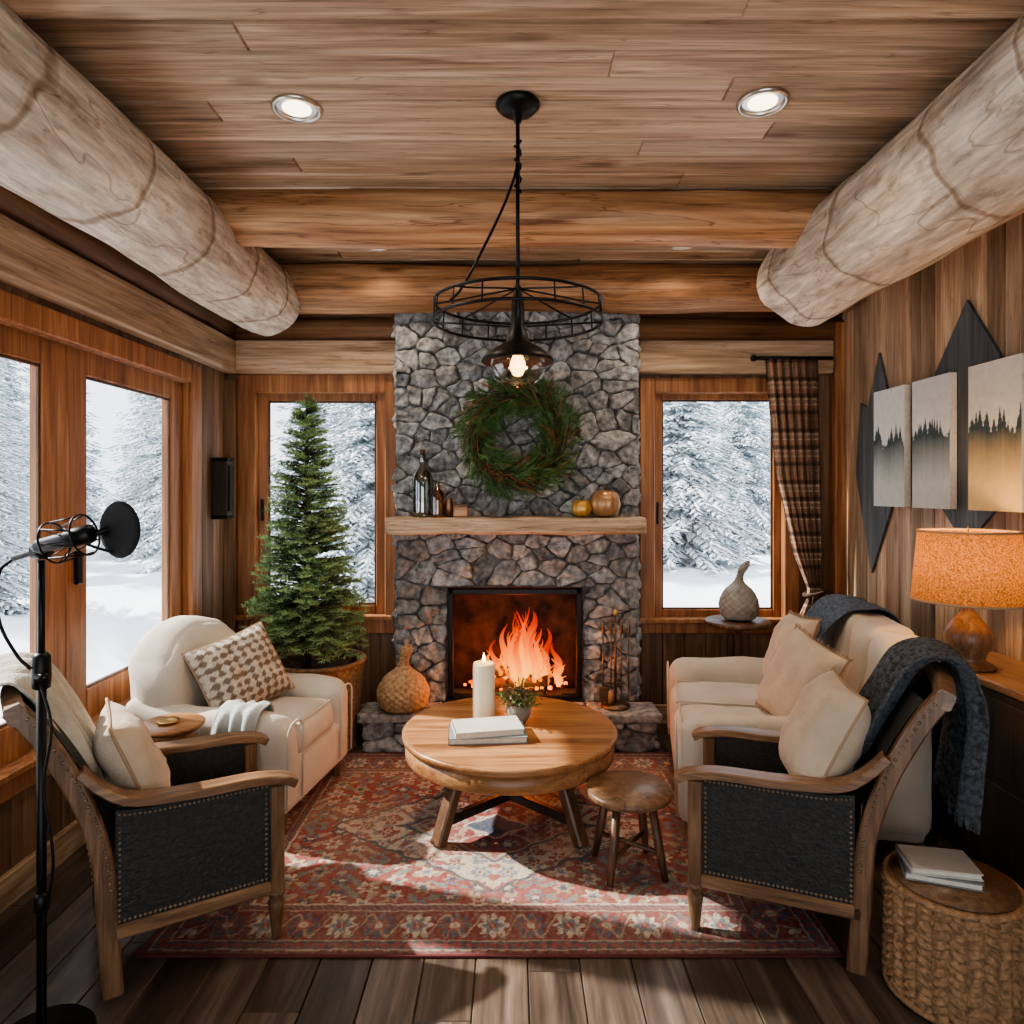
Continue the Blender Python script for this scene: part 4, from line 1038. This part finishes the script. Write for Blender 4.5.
# ---------------------------------------------------------------- rug
mb=MB(); x0,x1,y0,y1=-1.20,1.06,2.19,3.875; nx,ny=452,338; vs=[];fs=[];cl=[]
RED=V((.24,.028,.028));DR=V((.11,.013,.018));CR=V((.52,.44,.34));TN=V((.36,.27,.195));NV=V((.04,.055,.085));RO=V((.29,.075,.06));GR=V((.17,.19,.16));BL=V((.12,.175,.22))
def rugcol(x,y):
    x+=.006*noise.noise(V((x*30,y*30,1))); y+=.006*noise.noise(V((x*30,y*30,7)))
    dx=min(x-x0,x1-x); dy=min(y-y0,y1-y); e=min(dx,dy)
    if e<.02: c=DR
    elif e<.028: c=TN
    elif e<.065:
        s=(x if dy<dx else y)/.04; c=RED if abs((s%1)-.5)+abs((e-.046)/.03)<.55 else NV
    elif e<.072: c=TN
    elif e<.225:
        s=(x if dy<dx else y)/.13; q=(e-.148)/.076; f=((s%1)-.5)*2; od=int(math.floor(s))%2
        c=RED*.75
        r_=math.hypot(f,q); t=math.atan2(q,f)
        if r_<.72+.16*math.cos(8*t): c=CR if od else NV*1.4
        if r_<.48+.12*math.cos(6*t): c=BL if od else RO
        if r_<.24: c=RED if od else CR
        if abs(math.sin(s*pi*2)*.75-q)<.10: c=TN
        if abs(math.sin(s*pi*4+1)*.85-q)<.07 and r_>.6: c=GR
    elif e<.232: c=TN
    elif e<.262: c=NV if ((x+y)/.026)%1<.5 else RO
    elif e<.270: c=CR
    else:
        mx,my=(x0+x1)/2,(y0+y1)/2; u,v=abs(x-mx),abs(y-my)
        m=u/.72+v/.48+.035*math.cos(u*34)*math.cos(v*34)
        cell=.105; p=((u/cell)%1-.5)*2; q=((v/cell+.5*(int(u/cell)%2))%1-.5)*2; k=(int(u/cell)*7+int(v/cell)*13)%5
        r_=math.hypot(p,q); t=math.atan2(q,p); pet=.62+.2*math.cos(6*t)
        vine=math.sin(u*42+2*math.sin(v*27))*math.sin(v*42+2*math.sin(u*23))
        if m<.18: c=NV*1.3
        elif m<.22: c=CR
        elif m<.52:
            c=RED*.95
            if vine>.55: c=TN
            if r_<pet: c=(CR,BL,TN,NV,CR)[k]
            if r_<pet*.55: c=(RO,RED,RED,CR,RO)[k]
        elif m<.56: c=TN
        elif m<.60: c=NV
        elif m<1.0:
            c=CR
            if abs(vine)>.6: c=RO if vine>0 else BL.lerp(TN,.4)
            if r_<pet: c=(RED,BL,RO,RED,BL)[k]
            if r_<pet*.55: c=(CR,CR,TN,CR,CR)[k]
            if r_<.16: c=RED
        elif m<1.04: c=NV
        else:
            c=RO.lerp(RED,.6)
            if abs(vine)>.6: c=TN if vine>0 else GR
            if r_<pet: c=(CR,TN,NV,CR,BL)[k]
            if r_<pet*.5: c=(RO,NV,CR,BL,RED)[k]
    w=.5+.7*noise.noise(V((x*4,y*4,0)))+.6*noise.noise(V((x*60,y*30,3)))
    return c.lerp(V((.33,.27,.21)),max(0,min(.7,.08+.36*w)))
for j in range(ny+1):
    for i in range(nx+1):
        x=x0+(x1-x0)*i/nx; y=y0+(y1-y0)*j/ny
        vs.append((x,y,.009+.0012*noise.noise(V((x*9,y*9,0))))); cl.append(tuple(rugcol(x,y)))
for j in range(ny):
    for i in range(nx):
        a=j*(nx+1)+i; fs.append((a,a+1,a+nx+2,a+nx+1))
mb.add(vs,fs,M_vcf,cl,True)
bd=simple('rug_binding',(.13,.03,.03),.9)
for (a,b) in(((x0,y0),(x1,y0)),((x1,y0),(x1,y1)),((x1,y1),(x0,y1)),((x0,y1),(x0,y0))):
    tube(mb,[(a[0],a[1],.0055),(b[0],b[1],.0055)],.0055,bd,8)
mb.build('persian_rug')
# ---------------------------------------------------------------- microphone stand
mb=MB(); ox,oy=-1.275,1.85
lathe(mb,[(0,0),(.125,0),(.128,.008),(.12,.018),(.03,.03),(.018,.05),(0,.05)],M_black,(ox,oy,0),40)
cyl(mb,(ox,oy,.03),(ox,oy,1.02),.012,.012,M_black,14); cyl(mb,(ox,oy,.98),(ox,oy,1.31),.009,.009,M_black,14)
lathe(mb,[(.012,0),(.022,.005),(.024,.04),(.022,.09),(.014,.10)],M_black,(ox,oy,.96),16)
tube(mb,[(ox,oy-.02,1.0),(ox+.035,oy-.025,1.0)],.01,M_black,8)
lathe(mb,[(.012,0),(.02,.005),(.02,.04),(.012,.05)],M_black,(ox,oy,.36),14)
tube(mb,[(ox-.02,oy,1.335),(ox+.02,oy,1.335)],.022,M_black,14)
tube(mb,[(ox-.07,oy-.01,1.315),(ox+.20,oy-.03,1.395)],[.008,.008],M_black,10)
mic0=V((ox+.0,oy-.035,1.345)); mic1=V((ox+.17,oy-.045,1.388))
tube(mb,[mic0,mic0.lerp(mic1,.1),mic0.lerp(mic1,.55),mic0.lerp(mic1,.6),mic0.lerp(mic1,.95),mic1],[.008,.019,.021,.025,.025,.012],M_black,18)
d=(mic1-mic0).normalized()
for t,r_ in((.35,.055),(.85,.055)):
    c=mic0.lerp(mic1,t); a=d.orthogonal().normalized(); b=d.cross(a)
    tube(mb,[c+(a*math.cos(k*pi/12)+b*math.sin(k*pi/12))*r_ for k in range(24)],.003,M_black,6,closed=True)
for k in range(8):
    a=d.orthogonal().normalized(); b=d.cross(a); f=lambda g:(a*math.cos(g)+b*math.sin(g))
    tube(mb,[mic0.lerp(mic1,.35)+f(k*pi/4)*.055,mic0.lerp(mic1,.85)+f(k*pi/4+.5)*.055],.0022,M_black,5)
    tube(mb,[mic0.lerp(mic1,.35)+f(k*pi/4)*.055,mic0.lerp(mic1,.6)+f(k*pi/4+.4)*.02],.0014,M_black,5)
pc=V((ox+.235,oy-.04,1.395))
pm=Matrix.Translation(pc)@Matrix.Rotation(r2d(-22),4,'Z')@Matrix.Rotation(pi/2,4,'X')
lathe(mb,[(.0,-.006),(.060,-.006),(.071,-.005),(.076,0),(.071,.005),(.060,.006),(0,.006)],M_blk2,M=pm,seg=40)
tube(mb,[pc+V((-.02,-.0,-.06)),pc+V((-.06,.005,-.05)),pc+V((-.12,.01,-.03))],.004,M_black,6)
tube(mb,cr([(ox-.07,oy-.01,1.315),(ox-.11,oy-.01,1.27),(ox-.10,oy-.02,1.15),(ox-.05,oy-.025,1.06),(ox-.015,oy-.02,1.02)],24),.0045,M_black,6)
tube(mb,cr([(ox+.01,oy-.018,.98),(ox+.04,oy-.02,.86),(ox+.02,oy-.02,.7),(ox+.045,oy-.02,.5),(ox+.015,oy-.018,.3),(ox+.02,oy-.02,.05)],40),.004,M_black,6)
mb.build('microphone_stand')
# ---------------------------------------------------------------- exterior
def grz(x,y):
    dx=max(XL-.15-x,x-(XR+.15),0); dy=max(YF-.1-y,y-(YB+.15),0); dd=math.hypot(dx,dy)
    t=max(0,min(1,(dd-.5)/2.2)); t=t*t*(3-2*t)
    return -.15+t*(.50+.25*noise.noise(V((x*.35,y*.35,0)))+.35*noise.noise(V((x*.12,y*.12,4)))+.14*noise.noise(V((x*1.3,y*1.3,8))))
mb=MB(); n=170; vs=[];fs=[]; S=44
for j in range(n+1):
    for i in range(n+1):
        u=i/n*2-1; v=j/n*2-1; x=math.copysign(abs(u)**1.8,u)*S/1.2; y=math.copysign(abs(v)**1.8,v)*S/1.2+3
        vs.append((x,y,grz(x,y)))
for j in range(n):
    for i in range(n):
        a=j*(n+1)+i; fs.append((a,a+1,a+n+2,a+n+1))
mb.add(vs,fs,M_snow,(.5,.5,.5),True); mb.build('snowy_ground')
def stree(seed):
    rr=random.Random(seed); mb=MB(); vs=[];fs=[]
    tube(mb,[(0,0,-.03),(0,0,.5),(0,0,1)],[.014,.007,.001],M_stree,8)
    def twig(p,d,L,w):
        o=len(vs); sd=d.cross(V((0,0,1))).normalized(); up=V((0,0,1))
        m=p+d*L*.4; e=p+d*L
        vs.extend([tuple(p),tuple(m+sd*w),tuple(m+up*w*.55),tuple(m-sd*w),tuple(m-up*w*.8),tuple(e)])
        fs.extend([(o,o+1,o+2),(o,o+2,o+3),(o,o+3,o+4),(o,o+4,o+1),(o+5,o+2,o+1),(o+5,o+3,o+2),(o+5,o+4,o+3),(o+5,o+1,o+4)])
    LV=36
    for i in range(LV):
        t=i/(LV-1); z=.05+.93*t; rad=(.20*(1-t)**.85+.008); nb=int(12*(1-t)+6)
        for b in range(nb):
            a=2*pi*(b+rr.random())/nb; L=rad*rr.uniform(.7,1.2); dr=rr.uniform(-.6,-.2)+.4*t
            d=V((math.cos(a),math.sin(a),dr)).normalized(); p=V((0,0,z+rr.uniform(-.01,.01)))
            ns=max(3,int(L/.017))
            for k in range(ns):
                f=(k+.7)/ns; q=p+d*L*f-V((0,0,.14*L*f*f))
                tl=(.022+.028*(1-f))*(.5+.5*(1-t))
                for s in(-1,1):
                    sd=V((-math.sin(a)*s,math.cos(a)*s,0))
                    dd=(d*.8+sd*rr.uniform(.5,1.1)+V((0,0,rr.uniform(-.5,.0)))).normalized()
                    twig(q,dd,tl*rr.uniform(.8,1.5),tl*.21)
            twig(p+d*L*.8,(d+V((0,0,-.2))).normalized(),L*.25+.01,.006)
    mb.add(vs,fs,M_stree,(.5,.5,.5),False)
    return mb
base=[]
for k,sd in enumerate((11,12,13)):
    o=stree(sd).build('snowy_fir_tree'); base.append(o.data); bpy.data.objects.remove(o)
RT=random.Random(3)
spots=[(-1.75,8.4,4.2),(-3.1,11,4.6),(-.6,11.8,3.8),(-2.1,14.5,5.0),(2.05,8.4,4.0),(3.6,10.8,3.9),(2.7,13.5,4.4),(1.2,13,3.9),(5.0,14.5,4.8),(3.9,17,5.4),
 (-5.4,6.7,3.3),(-7.4,9.4,4.0),(-5.0,11.0,4.1),(-8.6,7.0,3.6),(-9.8,12,4.6),(-6.8,13.5,4.6),(-11.5,9.5,4.6),(-13.5,13,5.5),(-4.4,17,5.4),(-12.5,6.8,4.2),(-.8,19,6),(4.5,20,5.5),(1.5,20,5.6),(-8,19,6),(8,19,5.5),(-17,15,6),(-17,10,5),(-12,18,6),(-15,20,7),(-8.2,15.5,5),(-11,14,5)]
for (x,y,H) in spots:
    o=bpy.data.objects.new('snowy_fir_tree',RT.choice(base)); sc.collection.objects.link(o)
    o.location=(x,y,grz(x,y)-.05); o.scale=(H*1.2,H*1.2,H); o.rotation_euler=(0,0,RT.uniform(0,6))
# ---------------------------------------------------------------- light
w=bpy.data.worlds.new('World'); sc.world=w; w.use_nodes=True
bg=w.node_tree.nodes['Background']; bg.inputs[0].default_value=(.90,.95,1,1); bg.inputs[1].default_value=2.7
s=light('winter_sun','SUN',(-8,6,8),13,(1,.93,.83)); s.data.angle=r2d(1.2)
s.rotation_euler=V((.80,-.22,-.60)).to_track_quat('-Z','Y').to_euler()
try: sc.view_settings.look='AgX - Medium High Contrast'
except Exception: pass
cam=bpy.data.cameras.new('camera'); co=bpy.data.objects.new('camera',cam); sc.collection.objects.link(co)
co.location=(0,0,1.5); co.rotation_euler=(pi/2,0,0); cam.sensor_width=36; cam.lens=24; cam.shift_y=-.0215; cam.clip_start=.05; cam.clip_end=200
sc.camera=co
